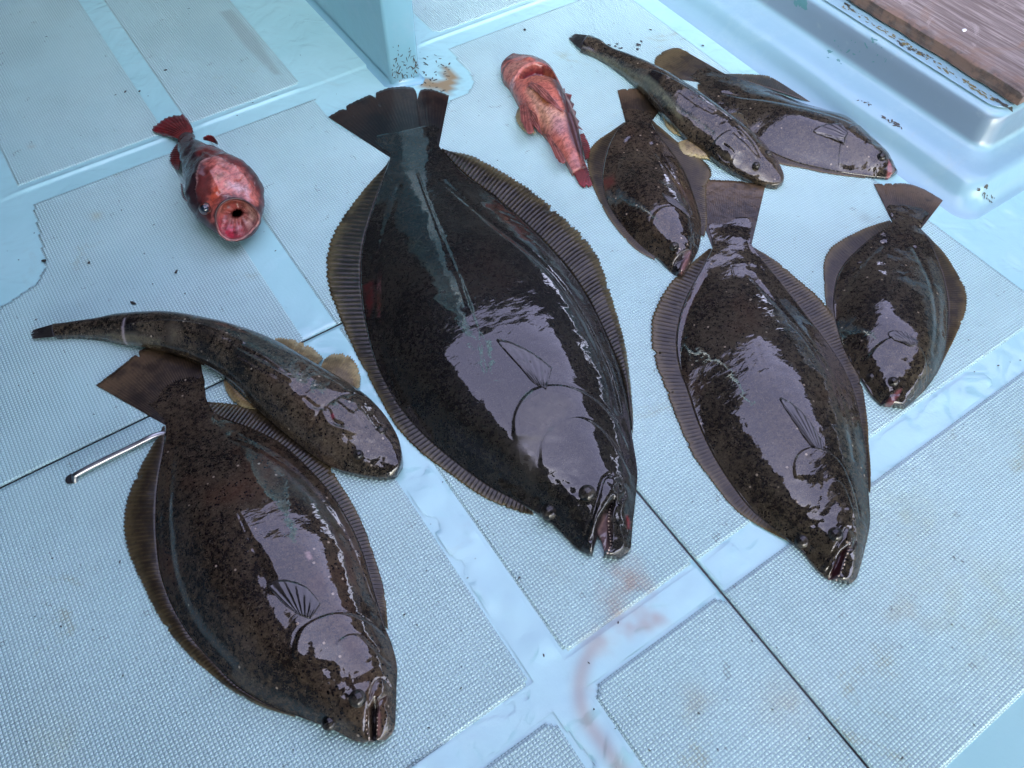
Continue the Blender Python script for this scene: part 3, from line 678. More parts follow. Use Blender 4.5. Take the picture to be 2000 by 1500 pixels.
# biggest flounder, centre
F1p = [((722,268),(864,240)),((744,289),(857,262)),((762,305),(856,283)),((748,352),(903,338)),((727,415),(975,392)),((710,480),(1055,465)),((706,540),(1120,540)),((712,610),(1163,612)),((728,685),(1198,690)),
 ((752,745),(1217,750)),((785,800),(1228,810)),((830,850),(1237,868)),((885,897),(1243,905)),((950,945),(1245,930)),((1010,978),(1243,955)),((1052,1003),(1240,985)),
 ((1085,1030),(1236,1020)),((1108,1052),(1233,1055)),((1126,1069),(1230,1074)),((1148,1082),(1208,1090))]
op = [(1005,852),(1007,815),(1030,780),(1065,764),(1110,762),(1160,774),(1200,800),(1230,842)]
pre = [(1058,905),(1062,862),(1090,835),(1130,820),(1170,830),(1205,860),(1236,905)]
feats = [('step',op,.0024,.035,.0020,-1),('step',pre,.0011,.018,.0022,-1),
 ('groove',[(1136,1055),(1156,1008),(1171,960),(1180,930),(1196,917)],.0022,.0020),('groove',[(1226,948),(1212,966),(1188,984),(1174,1001),(1160,1035)],.0024,.0022),
 ('bump',(1200,945),.022,.0035),('ridge',[(1148,1050),(1165,1000),(1195,950)],.0018,.006),
 ('groove',[(812,300),(850,420),(900,560),(940,680),(955,750),(995,830)],.0006,.0016),
 ('bump',(1147,963),.018,.003),('bump',(1072,1000),.020,.004),
 ('groove',[(775,330),(745,430),(728,540),(735,640),(770,740),(835,840),(930,925)],.0018,.006),('groove',[(862,318),(960,420),(1070,510),(1140,600),(1190,700),(1212,780)],.0018,.006),
 ('dent',[(1160,1075),(1164,1045),(1170,1020),(1184,998),(1198,982),(1190,1012),(1193,1040),(1192,1062),(1180,1080)],.014,.003,.022)]
paints = [([(1155,1085),(1160,1040),(1168,1018),(1184,996),(1200,978),(1192,1012),(1194,1040),(1196,1062),(1188,1085)],DK,.0015,1,.022),
 ([(1168,1035),(1178,1010),(1186,1005),(1189,1020),(1187,1045),(1192,1068),(1180,1072),(1176,1055)],(.22,.14,.13),.0015,.9,.018),
 ([(1222,1006),(1228,1004),(1233,1012),(1234,1026),(1227,1028)],(.30,.02,.025),.003,.5,.02),
 ([(700,520),(722,515),(726,560),(712,585)],(.09,.012,.012),.004,.5),
 ([(1010,850),(1015,800),(1070,770),(1130,775),(1110,830),(1060,890),(1040,930),(1000,880)],(.11,.10,.075),.02,.45)]
gap = [(1153,1092),(1157,1080),(1160,1070),(1165,1052),(1172,1050),(1177,1062),(1180,1076),(1178,1096)]
flounder((1000,700), 'largest flounder in the middle, near-black and glossy, mouth open beside a blood trail', 'flounders laid out on the deck',
 F1p, [.0014,.005,.010,.021,.033,.044,.052,.058,.061,.063,.063,.062,.060,.056,.051,.045,.038,.029,.016], .007,
 ([(760,312),(747,352),(726,415),(709,480),(705,540),(711,610),(727,685),(752,746),(785,801),(830,851),(885,898),(950,946),(1010,979),(1040,1000)],
  [(755,322),(710,370),(665,430),(643,475),(636,525),(645,575),(667,630),(692,685),(718,735),(745,785),(775,835),(820,883),(878,926),(938,968),(1000,996),(1042,1006)]),
 ([(862,293),(905,338),(976,393),(1056,466),(1121,541),(1164,613),(1199,691),(1218,751),(1229,811),(1233,840)],
  [(868,294),(925,305),(1000,346),(1052,381),(1102,425),(1140,460),(1170,505),(1187,550),(1202,600),(1216,650),(1226,700),(1233,760),(1237,815),(1236,845)]),
 ([(762,306),(775,296),(800,288),(830,284),(857,285)],
  [(641,228),(690,199),(730,182),(765,170),(808,172),(814,196),(822,176),(848,176),(877,186)]),
 'sk_big', 'fin_big', 'fin_black', 62, 58, 15, feats, paints, [gap],
 [((1147,963),17,(1163,966)),((1072,999),17,(1058,1010))],
 ([(1066,768),(1056,762),(1040,752)],[(1078,724),(1045,700),(1005,680),(970,672),(985,690),(1015,722)]),
 teethl=[([(1193,990),(1189,1015),(1192,1040),(1194,1062),(1188,1078)],16,.0045,'teeth',(-.6,0))], S=380, U=150, dry=[[(1004,860),(1012,795),(1060,768),(1110,772),(1125,800),(1085,828),(1062,870),(1040,925),(1010,900)]], a=2.75, huR=.004, amp=.0018, zf=.05)
# right of centre
F2p = [((1378,428),(1474,424)),((1388,456),(1467,450)),((1392,482),(1467,476)),((1374,522),(1491,512)),((1350,566),(1531,562)),((1331,615),(1576,620)),((1323,670),(1616,672)),((1330,720),(1648,722)),((1345,762),(1668,770)),
 ((1366,826),(1682,830)),((1396,890),(1690,880)),((1431,946),(1693,930)),((1469,995),(1697,975)),((1515,1035),(1699,1010)),((1551,1062),(1697,1036)),((1572,1082),(1690,1066)),((1590,1104),(1683,1096)),((1608,1122),(1672,1130)),((1622,1130),(1660,1139))]
feats = [('step',[(1553,925),(1552,905),(1562,888),(1585,880),(1622,888),(1652,912),(1676,955),(1688,990)],.0024,.03,.0015,-1),('step',[(1612,955),(1628,938),(1650,946),(1670,985)],.0012,.014,.0014,-1),
 ('groove',[(1598,1108),(1614,1096),(1632,1076),(1648,1046),(1662,1023),(1680,1030)],.0020,.0018),('groove',[(1684,1044),(1676,1058),(1656,1068),(1640,1086),(1628,1112)],.0022,.0018),
 ('bump',(1664,1040),.016,.003),('bump',(1567,1060),.016,.003),('bump',(1632,1044),.014,.0025),
 ('groove',[(1440,490),(1462,600),(1490,720),(1520,800)],.0005,.0014),('groove',[(1388,510),(1352,590),(1340,670),(1352,750),(1390,850),(1440,930)],.0015,.005),('groove',[(1478,510),(1560,615),(1630,720),(1664,800),(1680,880)],.0015,.005),
 ('dent',[(1655,1070),(1646,1085),(1640,1105),(1634,1122),(1626,1128),(1632,1105),(1642,1080)],.009,.0022,.02)]
paints = [([(1656,1068),(1648,1084),(1644,1104),(1640,1124),(1626,1130),(1630,1105),(1642,1080)],(.045,.010,.012),.0015,1,.02),
 ([(1385,500),(1392,498),(1362,560),(1345,600),(1338,590)],(.10,.03,.018),.006,.5)]
flounder((1500,750), 'second largest flounder, grey-brown with a long pale sheen, tail beside the small flounder', 'flounders laid out on the deck',
 F2p, [.0014,.005,.009,.013,.022,.032,.041,.047,.051,.053,.053,.051,.048,.043,.038,.033,.026,.016], .007,
 ([(1390,486),(1373,522),(1349,566),(1330,615),(1322,670),(1329,720),(1344,762),(1365,826),(1395,890),(1430,946),(1468,995),(1514,1035),(1545,1056)],
  [(1384,486),(1345,518),(1310,550),(1285,590),(1272,625),(1271,665),(1280,710),(1295,750),(1320,815),(1350,885),(1390,940),(1430,990),(1470,1020),(1520,1048),(1550,1062)]),
 ([(1469,482),(1492,512),(1532,562),(1577,620),(1617,672),(1649,722),(1669,770),(1683,830),(1691,880),(1694,930),(1697,960)],
  [(1479,487),(1520,512),(1565,550),(1600,580),(1632,622),(1660,690),(1683,750),(1694,815),(1697,865),(1701,920),(1700,962)]),
 ([(1391,484),(1410,474),(1440,472),(1468,478)],[(1338,345),(1385,350),(1440,353),(1495,362)]),
 'sk_fl2', 'fin_fl', 'fin_tail', 58, 54, 13, feats, paints, [],
 [((1567,1056),14,(1558,1061)),((1632,1043),13,(1646,1046))],
 ([(1606,880),(1595,882),(1580,872)],[(1606,868),(1575,825),(1545,797),(1519,783),(1535,812),(1560,848)]),
 teethl=[([(1656,1072),(1650,1090),(1646,1110),(1638,1128)],10,.0035)], S=320, U=120, zoR=.004, amp=.0014, zf=.044)
# lower left
F4p = [((278,781),(389,710)),((301,798),(399,742)),((323,828),(400,770)),((321,875),(425,812)),((312,925),(498,842)),((307,975),(550,870)),((306,1030),(600,915)),((312,1100),(645,965)),((325,1150),(680,1020)),((350,1205),(705,1075)),
 ((380,1250),(720,1125)),((415,1290),(735,1175)),((460,1335),(750,1220)),((515,1370),(765,1258)),((575,1396),(775,1300)),((630,1417),(774,1345)),((660,1430),(773,1385)),((688,1445),(769,1425)),((712,1451),(752,1446))]
feats = [('step',[(576,1280),(586,1246),(602,1226),(640,1206),(672,1199),(704,1203),(732,1218),(756,1240)],.0026,.032,.0015,-1),('step',[(664,1254),(680,1242),(700,1240),(720,1256),(740,1276),(766,1293)],.0013,.016,.0014,-1),
 ('groove',[(706,1425),(712,1385),(722,1345),(730,1325),(745,1318),(756,1330)],.0018,.0018),('groove',[(756,1345),(740,1358),(732,1372),(722,1395),(714,1420)],.0016,.0018),
 ('bump',(698,1364),.019,.003),('bump',(644,1410),.017,.003),('bump',(740,1335),.016,.002),
 ('groove',[(370,830),(420,920),(470,1010),(510,1090)],.0005,.0014),('groove',[(322,850),(316,950),(318,1040),(330,1120),(370,1210),(440,1290)],.0016,.005),('groove',[(440,830),(560,900),(640,990),(690,1080),(715,1150)],.0014,.005),
 ('ridge',[(440,935),(470,1000),(520,1080),(560,1150)],.0016,.010),
 ('dent',[(734,1368),(738,1385),(734,1410),(732,1440),(724,1446),(726,1410),(724,1385)],.010,.0022,.02)]
paints = [([(735,1366),(738,1385),(734,1410),(734,1448),(722,1448),(724,1410),(724,1385)],DK,.0015,.9,.02),
 ([(740,1372),(744,1400),(742,1436),(736,1436),(736,1400)],(.20,.10,.09),.002,.7,.02),
 ([(545,900),(580,920),(640,985),(650,1010),(600,980),(560,950)],(.09,.12,.10),.012,.55),
 ([(598,1082),(606,1080),(612,1092),(606,1100),(600,1092)],(.35,.24,.22),.0015,.8)]
flounder((540,1100), 'brown speckled flounder at lower left, its tail tucked under a flathead', 'flounders laid out on the deck',
 F4p, [.0014,.005,.010,.020,.031,.040,.047,.051,.053,.054,.054,.052,.048,.042,.036,.028,.016], .008,
 ([(322,832),(320,875),(311,925),(306,975),(305,1030),(311,1100),(324,1150),(349,1205),(379,1250),(414,1290),(459,1335),(514,1370),(574,1396)],
  [(316,838),(285,890),(260,940),(244,990),(241,1035),(254,1090),(279,1145),(304,1195),(334,1240),(369,1280),(409,1315),(454,1350),(510,1380),(576,1401)]),
 ([(406,785),(426,812),(499,842),(551,870),(601,915),(646,965),(681,1020),(706,1075),(721,1125),(736,1175),(751,1220)],
  [(412,785),(450,788),(505,797),(575,840),(640,905),(662,940),(690,985),(714,1035),(733,1090),(748,1140),(755,1185),(758,1228)]),
 ([(323,826),(330,800),(355,775),(400,768)],[(187,752),(213,733),(253,701),(284,678),(335,660),(385,665)]),
 'sk_fl', 'fin_fl', 'fin_tail', 56, 50, 14, feats, paints, [],
 [((698,1364),16,(711,1362)),((643,1411),14,(634,1421))],
 ([(608,1212),(590,1206),(575,1196)],[(628,1182),(600,1150),(560,1138),(528,1146),(535,1160),(552,1180)]),
 teethl=[([(738,1395),(737,1420),(734,1440)],7,.003),([(720,1440),(716,1425),(718,1400)],6,.003)], S=320, U=120, amp=.0016, huL=.002, zf=.043, a=2.9)
# small one under the flathead's tail
F3p = [((1213,208),(1281,212)),((1222,236),(1271,235)),((1206,255),(1284,262)),((1192,281),(1305,290)),((1182,316),(1328,325)),((1178,350),(1345,362)),((1184,384),(1358,398)),((1200,418),(1367,430)),((1229,456),(1369,458)),
 ((1260,486),(1365,484)),((1286,504),(1358,500)),((1304,522),(1346,520)),((1318,534),(1335,538))]
feats = [('step',[(1272,452),(1274,430),(1290,415),(1318,411),(1345,424),(1364,450)],.0018,.022,.0012,-1),('groove',[(1303,520),(1312,504),(1330,496),(1346,491)],.0018,.0016),
 ('bump',(1282,487),.011,.002),('bump',(1317,480),.011,.002),('dent',[(1309,526),(1318,510),(1334,500),(1345,496),(1334,512),(1326,528),(1316,534)],.007,.002,.016),
 ('groove',[(1232,250),(1212,300),(1205,350),(1220,410),(1262,470)],.0014,.005),('groove',[(1276,262),(1310,320),(1340,380),(1352,420)],.0014,.005)]
paints = [([(1309,526),(1318,510),(1334,500),(1345,496),(1336,514),(1328,530),(1318,536)],DK,.0015,.95,.016),([(1336,500),(1350,492),(1346,510),(1332,534),(1326,530),(1332,514)],(.20,.10,.10),.002,.7,.016),
 ([(1178,328),(1200,324),(1205,345),(1184,350)],(.12,.022,.018),.006,.6)]
flounder((1270,360), 'small flounder with its mouth open, tail under the flathead beside the pink rockfish', 'flounders laid out on the deck',
 F3p, [.0014,.005,.009,.010,.016,.023,.030,.035,.039,.040,.038,.033,.026,.014], .006,
 ([(1221,239),(1205,255),(1191,281),(1181,316),(1177,350),(1183,384),(1199,418),(1228,456),(1259,486),(1280,500)],
  [(1218,239),(1192,257),(1164,276),(1149,298),(1147,322),(1153,350),(1165,381),(1182,415),(1205,448),(1240,486),(1278,508)]),
 ([(1272,237),(1285,262),(1306,290),(1329,325),(1346,362),(1359,398),(1368,430),(1369,458)],
  [(1274,234),(1298,255),(1330,282),(1364,305),(1386,324),(1390,341),(1381,362),(1380,400),(1381,435),(1376,462)]),
 ([(1222,236),(1232,230),(1255,228),(1271,235)],[(1206,176),(1226,173),(1262,174),(1296,206)]),
 'sk_fl', 'fin_fl', 'fin_tail', 48, 44, 11, feats, paints, [],
 [((1282,487),9,(1276,492)),((1317,481),9,(1322,486))],
 ([(1350,418),(1344,420),(1336,418)],[(1352,412),(1330,400),(1308,388),(1292,381),(1300,396),(1318,410)]), S=240, U=90, zoR=.003, amp=.001, zf=.031, a=2.4)
# right edge
F5p = [((1727,398),(1824,406)),((1737,416),(1808,427)),((1743,431),(1797,447)),((1728,446),(1812,466)),((1702,466),(1823,490)),((1678,488),(1833,516)),((1656,510),(1842,545)),((1636,545),(1850,592)),((1629,600),(1850,640)),((1641,658),(1846,680)),
 ((1658,700),(1836,712)),((1672,722),(1824,738)),((1686,745),(1808,760)),((1700,768),(1790,778)),((1722,790),(1768,796))]
feats = [('step',[(1697,705),(1708,680),(1735,665),(1772,668),(1802,690),(1822,725)],.0018,.022,.0012,-1),('groove',[(1722,788),(1734,768),(1750,757),(1764,757)],.0018,.0016),
 ('bump',(1703,737),.011,.002),('bump',(1745,745),.011,.002),('groove',[(1738,450),(1690,500),(1655,560),(1650,640),(1680,700)],.0014,.005),('groove',[(1800,460),(1826,530),(1836,600),(1830,680)],.0014,.005)]
paints = [([(1731,792),(1737,778),(1748,768),(1757,765),(1752,778),(1742,792),(1736,798)],(.14,.045,.05),.0015,.9,.016),([(1724,782),(1732,768),(1746,760),(1755,762),(1744,768),(1734,780),(1730,792)],DK,.0015,.8,.016)]
flounder((1745,600), 'flounder lying alone at the right edge, pink mouth, broad tail fin spread flat', 'flounders laid out on the deck',
 F5p, [.0014,.005,.009,.011,.018,.026,.034,.040,.044,.045,.042,.036,.028,.016], .006,
 ([(1741,434),(1727,446),(1701,466),(1677,488),(1655,510),(1635,545),(1628,600),(1640,658),(1657,700),(1680,738)],
  [(1738,430),(1700,441),(1660,459),(1638,471),(1618,488),(1609,510),(1608,535),(1613,595),(1625,650),(1648,697),(1678,738)]),
 ([(1798,448),(1813,466),(1824,490),(1834,516),(1843,545),(1851,592),(1851,640),(1847,680),(1837,712),(1828,730)],
  [(1800,448),(1826,474),(1847,497),(1865,525),(1881,553),(1889,580),(1886,610),(1870,650),(1846,698),(1828,734)]),
 ([(1743,431),(1752,424),(1780,428),(1798,446)],[(1707,359),(1740,358),(1776,359),(1810,372),(1842,391)]),
 'sk_fl2', 'fin_fl', 'fin_tail', 46, 44, 13, feats, paints, [],
 [((1703,737),10,(1697,743)),((1745,745),9,(1752,752))],
 ([(1788,676),(1780,680),(1772,678)],[(1790,670),(1765,655),(1742,650),(1732,654),(1744,668)]), S=240, U=90, amp=.001, zf=.036, zoL=.0016, a=2.5)
# upper right
F6p = [((1332,149),(1370,124)),((1352,153),(1391,137)),((1366,160),(1414,144)),((1384,186),(1440,152)),((1420,222),(1480,166)),((1460,260),(1524,180)),((1500,292),(1572,196)),((1550,314),(1622,208)),((1600,327),(1662,220)),((1645,336),(1690,246)),
 ((1680,341),(1710,268)),((1702,344),(1732,293)),((1720,346),(1745,315)),((1736,347),(1753,336))]
feats = [('step',[(1682,236),(1660,250),(1646,272),(1648,300),(1660,325)],.0020,.026,.0014,1),('bump',(1702,327),.011,.003),('bump',(1722,306),.011,.003),
 ('groove',[(1728,344),(1724,325),(1720,312)],.0012,.0015),('groove',[(1420,158),(1500,185),(1590,212),(1660,235)],.0014,.005)]
paints = [([(1733,313),(1739,318),(1748,338),(1745,346),(1738,340),(1735,328)],(.24,.08,.08),.0015,.9,.018),([(1726,318),(1733,322),(1736,342),(1728,344)],DK,.002,.7,.018)]
flounder((1550,250), 'mottled flounder at upper right, lying beside the raised coaming with its snout to the right', 'flounders laid out on the deck',
 F6p, [.0014,.005,.009,.012,.020,.028,.034,.037,.038,.037,.034,.029,.023,.015], .006,
 ([(1368,164),(1385,186),(1421,222),(1461,260),(1501,292),(1551,314),(1601,327),(1646,336),(1690,343)],
  [(1362,165),(1367,188),(1395,227),(1435,268),(1480,302),(1522,320),(1575,330),(1617,339),(1690,348)]),
 ([(1416,145),(1441,152),(1481,166),(1525,180),(1573,196),(1620,208)],
  [(1420,144),(1456,144),(1498,147),(1541,156),(1580,175),(1626,208)]),
 ([(1366,160),(1378,150),(1396,143),(1414,144)],[(1300,150),(1278,124),(1289,104),(1320,93),(1342,102)]),
 'sk_fl2', 'fin_fl', 'fin_fl', 46, 30, 11, feats, paints, [],
 [((1702,327),9,(1696,334)),((1722,306),8,(1731,303))],
 ([(1655,262),(1652,270),(1650,280)],[(1640,246),(1610,248),(1588,256),(1612,266),(1640,272)]), S=260, U=90, amp=.001, zf=.034, farz=.35, a=1.85)

# ------------------------------------------------------------------ flatheads
def flathead(px, label, pairs, hs, zb, feats, paints, fins, eyes, tail, S=300):
    r = new_fish('flathead', px, label, 'flathead', 'flatheads lying across the flounders')
    b, info = body('body', r, pairs, hs, .010, zb, 2.0, .72, S, 80, feats, paints, (), M['sk_fh'], zf=max(hs) * .9, rough=(.66, .0010), farz=.36)
    for f in fins:
        if f[0] == 'sheet': sheet_fin(f[1], r, f[2], f[3], info, M[f[4]], zc=f[5], nr=f[6], lift=f[7] if len(f) > 7 else .001)
        else: fin_strip(f[1], r, f[2], f[3], f[5], f[6], f[7], M[f[4]], amp=.0009, serr=.06, hump=.002, zb=f[8] if len(f) > 8 else 0)
    fin_strip('tail_fin', r, tail[0], tail[1], .008, .004, 8, M['fin_dark'], amp=.0012, serr=.08, zb=zb[0] if hasattr(zb, '__len__') else zb)
    for e in eyes: add_eye(r, info, *e)
    return r
FHp = [((107,656),(104,633)),((149,655),(149,629)),((190,658),(196,622)),((228,666),(243,613)),((283,672),(293,610)),((330,683),(347,611)),((378,700),(400,619)),((423,724),(453,631)),((463,757),(503,647)),
 ((500,796),(560,672)),((540,832),(618,706)),((582,866),(672,738)),((622,896),(712,766)),((658,915),(738,792)),((700,927),(760,822)),((738,932),(778,856)),((762,931),(786,890)),((775,926),(786,908))]
feats = [('ridge',[(160,640),(232,630),(300,630),(360,634),(420,650),(480,678)],.0016,.0022),('ridge',[(466,692),(500,712),(540,732),(572,748)],.0026,.0028),('groove',[(470,700),(505,722),(545,742)],.0018,.0022),
 ('ridge',[(474,684),(520,706),(566,738)],.0020,.0022),
 ('groove',[(598,782),(618,796),(640,800),(650,820),(665,826)],.0016,.0022),('groove',[(655,776),(690,800),(712,826)],.0012,.0022),('ridge',[(628,800),(640,822),(660,832),(690,840)],.0016,.0026),
 ('ridge',[(690,780),(712,808),(736,835)],.0014,.0026),('groove',[(640,905),(700,922),(750,922),(776,896),(784,880)],.0026,.0028),('bump',(700,886),.013,.003),('bump',(744,842),.013,.003),('groove',[(588,872),(600,840),(628,800),(664,770),(700,757)],.0014,.0026),
 ('groove',[(226,665),(232,640),(240,612)],.0010,.0016)]
paints = [([(236,616),(262,613),(258,668),(232,664)],DK,.006,.75),([(318,616),(345,616),(340,680),(312,672)],DK,.010,.6),([(395,628),(430,634),(405,705),(372,690)],DK,.012,.6),([(480,668),(520,672),(470,745),(440,725)],DK,.014,.55),
 ([(560,700),(590,712),(545,795),(520,775)],DK,.014,.4),([(330,640),(355,640),(352,662),(330,660)],(.15,.13,.09),.008,.5),([(224,665),(228,640),(238,613),(241,613),(233,642),(229,666)],(.34,.30,.32),.0012,.85),
 ([(640,795),(646,793),(650,800),(644,804)],(.22,.03,.05),.002,.8,.06),([(190,660),(283,674),(330,686),(320,692),(240,676)],(.20,.19,.13),.003,.4,.005)]
flathead((480,720), 'mottled dark flathead curved over the lower left flounder\'s tail, amber fins spread', FHp,
 [.014,.018,.022,.026,.030,.033,.036,.039,.043,.046,.048,.048,.047,.045,.041,.034,.026,.018], [.001,.001,.003,.010,.013,.013,.013,.010,.008,.006,.003,.001,.001,.001,.001], feats, paints,
 [('strip','pectoral_fin',[(626,722),(650,742),(684,772)],[(634,700),(646,692),(662,689),(682,693),(697,710),(705,732),(703,756)],'fin_pale',.014,.003,14),
  ('strip','pelvic_fin',[(536,684),(568,702),(612,726)],[(538,659),(560,660),(586,666),(612,679),(632,699)],'fin_pale',.014,.003,12),
  ('strip','pelvic_fin',[(440,742),(462,762),(500,798)],[(436,748),(443,768),(459,788),(480,797),(498,800)],'fin_pale',.010,.004,10)],
 [((700,888),10,(699,898)),((744,842),10,(752,838))],
 ([(107,657),(104,644),(104,633)],[(62,661),(60,652),(64,645)]))
FH2p = [((1134,95),(1150,69)),((1164,107),(1171,78)),((1199,128),(1192,94)),((1236,156),(1226,108)),((1262,181),(1262,122)),((1291,214),(1307,145)),((1318,243),(1353,173)),((1343,268),(1397,204)),((1370,288),(1437,233)),
 ((1392,306),(1466,255)),((1417,325),(1491,279)),((1446,341),(1512,305)),((1480,354),(1526,330)),((1506,361),(1531,345)),((1520,362),(1530,355))]
feats = [('ridge',[(1180,95),(1240,124),(1310,165),(1360,196)],.0013,.002),('ridge',[(1330,182),(1362,205),(1395,222)],.0026,.0024),('groove',[(1325,190),(1360,214),(1390,230)],.0014,.0022),
 ('step',[(1395,300),(1390,285),(1400,270),(1420,262)],.0018,.02,.0014,-1),('groove',[(1405,282),(1420,294),(1432,298),(1434,290),(1415,278)],.0014,.0016),('ridge',[(1430,268),(1460,285),(1480,300)],.0016,.0022),
 ('groove',[(1425,332),(1470,350),(1510,356),(1526,346)],.0024,.0024),('bump',(1477,322),.009,.0025),('bump',(1500,299),.009,.0022),('groove',[(1440,252),(1470,275),(1490,300)],.0012,.0018)]
paints = [([(1203,108),(1222,116),(1216,128),(1198,122)],DK,.005,.75),([(1252,150),(1275,140),(1298,152),(1285,172),(1262,166)],DK,.005,.85),([(1325,195),(1345,186),(1352,196),(1335,206)],DK,.005,.75),([(1270,178),(1300,206),(1318,232),(1306,232),(1276,200)],DK,.006,.7),
 ([(1116,74),(1140,84),(1150,98),(1134,94)],DK,.003,.9,.01),([(1134,96),(1199,129),(1262,182),(1318,244),(1330,262),(1318,256),(1250,185),(1190,135)],(.20,.20,.12),.0025,.4,.004),
 ([(1395,312),(1446,343),(1506,363),(1506,358),(1450,336)],(.20,.17,.11),.003,.4,.006)]
flathead((1340,220), 'slim mottled flathead running from the top of the deck across two flounders', FH2p,
 [.015,.018,.021,.025,.029,.034,.038,.041,.043,.043,.042,.038,.031,.023,.014], [.001,.001,.002,.006,.012,.014,.012,.008,.006,.006,.004,.002,.001,.001], feats, paints,
 [('strip','pectoral_fin',[(1352,272),(1372,288),(1392,300)],[(1324,278),(1326,292),(1338,304),(1360,309),(1388,312)],'fin_pale',.012,.003,12),
  ('strip','pelvic_fin',[(1294,218),(1316,240),(1336,262)],[(1292,226),(1300,246),(1316,262),(1334,268)],'fin_pale',.010,.003,9),
  ('strip','pectoral_fin',[(1420,240),(1436,252),(1452,268)],[(1426,221),(1440,218),(1454,226),(1463,248)],'fin_fl',.020,.026,8)],
 [((1477,323),7,(1474,330)),((1500,300),7,(1506,298))],
 ([(1134,96),(1138,84),(1148,69)],[(1118,82),(1111,74),(1122,66)]), S=260)

# ------------------------------------------------------------------ rockfish lying belly up, head to the upper left
r = new_fish('rockfish', (1065,240), 'pink-bellied rockfish on its back with a red gaping gill, above the largest flounder', 'rockfish')
R2p = [((1118,335),(1146,326)),((1105,312),(1139,307)),((1089,288),(1136,282)),((1069,266),(1131,258)),((1050,245),(1126,236)),((1030,225),(1118,214)),((1014,202),(1108,193)),((1003,181),(1097,172)),
 ((994,166),(1087,152)),((984,155),(1079,138)),((979,142),(1066,126)),((979,128),(1044,114)),((985,118),(1020,109)),((995,111),(1008,108))]
def z2(x, y): return (940 + x / 5.173, 90 + y / 5.173)
Z = lambda L: [z2(*p) for p in L]
gill = Z([(390,300),(440,240),(520,205),(620,203),(690,235),(735,300),(735,335),(650,328),(540,325),(450,325)])
feats = [('dent',gill,.019,.003),('step',Z([(330,300),(430,225),(540,192),(640,190),(715,240),(745,320)]),.003,.02,.0016,1),
 ('ridge',Z([(420,300),(520,285),(630,262)]),.0035,.0025),('groove',Z([(300,300),(360,315),(450,330)]),.002,.003),
 ('groove',Z([(200,210),(240,300),(300,390)]),.0016,.002),('groove',Z([(440,430),(540,560),(620,700),(620,780)]),.003,.004),('ridge',Z([(500,410),(600,520),(700,620),(840,680)]),.003,.004),
 ('groove',Z([(740,920),(820,1020),(900,1130)]),.0025,.003),('ridge',Z([(560,800),(640,780)]),.002,.005),('groove',Z([(840,480),(870,640),(930,780),(990,950),(1050,1160)]),.002,.003),
 ('bump',z2(480,120),.010,.004),('dent',Z([(520,470),(600,500),(700,590),(680,620),(600,590)]),.004,.004)]
paints = [(Z([(180,120),(420,60),(900,400),(1000,900),(1000,1300),(800,1000),(500,780),(300,450),(180,350)]),(.50,.15,.105),.006,.97),
 (Z([(735,345),(840,450),(880,560),(960,730),(1010,860),(1040,1100),(960,1040),(880,900),(830,760),(830,670),(760,520),(640,380)]),(.04,.014,.014),.004,.95,.026),
 (Z([(1000,860),(1060,1120),(1010,1080),(960,950)]),(.022,.016,.018),.004,.9,.014),
 (Z([(450,440),(540,430),(640,560),(700,640),(840,700),(840,790),(720,810),(640,740),(560,640)]),(.55,.30,.19),.006,.85),
 (Z([(510,460),(600,500),(700,590),(670,620),(600,570)]),(.20,.055,.006),.004,.95),(Z([(470,360),(560,330),(720,340),(740,420),(640,400),(540,420)]),(.34,.13,.08),.006,.8),
 (gill,(.18,.006,.012),.0025,1.0),(Z([(420,300),(430,285),(540,275),(640,250),(640,275),(540,298)]),(.36,.01,.02),.002,.95),
 (Z([(420,260),(500,230),(600,225),(600,250),(500,265)]),(.16,.05,.055),.003,.8),(Z([(640,210),(720,250),(735,320),(660,320),(640,260)]),(.36,.14,.06),.003,.7),
 (Z([(190,200),(210,160),(260,115),(340,110),(300,125),(235,170),(210,220),(215,320),(260,380),(220,360),(195,290)]),(.07,.04,.045),.0015,.9),
 (Z([(250,150),(360,140),(460,180),(400,230),(320,260),(240,230)]),(.42,.22,.16),.008,.8),(Z([(730,700),(850,740),(860,830),(800,860),(700,800)]),(.36,.16,.16),.006,.8),
 (Z([(850,1140),(940,1000),(1030,1130),(1060,1200),(940,1260),(900,1230)]),(.40,.17,.16),.006,.7),(Z([(280,290),(330,280),(340,330),(300,350)]),(.50,.36,.36),.003,.7)]
b, info = body('body', r, R2p, [.014,.018,.022,.027,.032,.037,.041,.043,.043,.042,.039,.034,.026,.016], .012, .001, 2.1, .6, 260, 110, feats, paints, (), M['sk_rock'], zf=.035, farz=.3)
fin_strip('tail_fin', r, Z([(915,1235),(970,1250),(1060,1200)]), Z([(935,1290),(985,1390),(1040,1435),(1125,1412)]), .010, .004, 9, M['fin_red'], amp=.002, serr=.05)
fin_strip('soft_dorsal_fin', r, Z([(985,900),(1010,980),(1040,1080),(1050,1150)]), Z([(1040,880),(1085,970),(1105,1045),(1085,1135)]), .012, .004, 9, M['fin_red'], amp=.002, serr=.12)
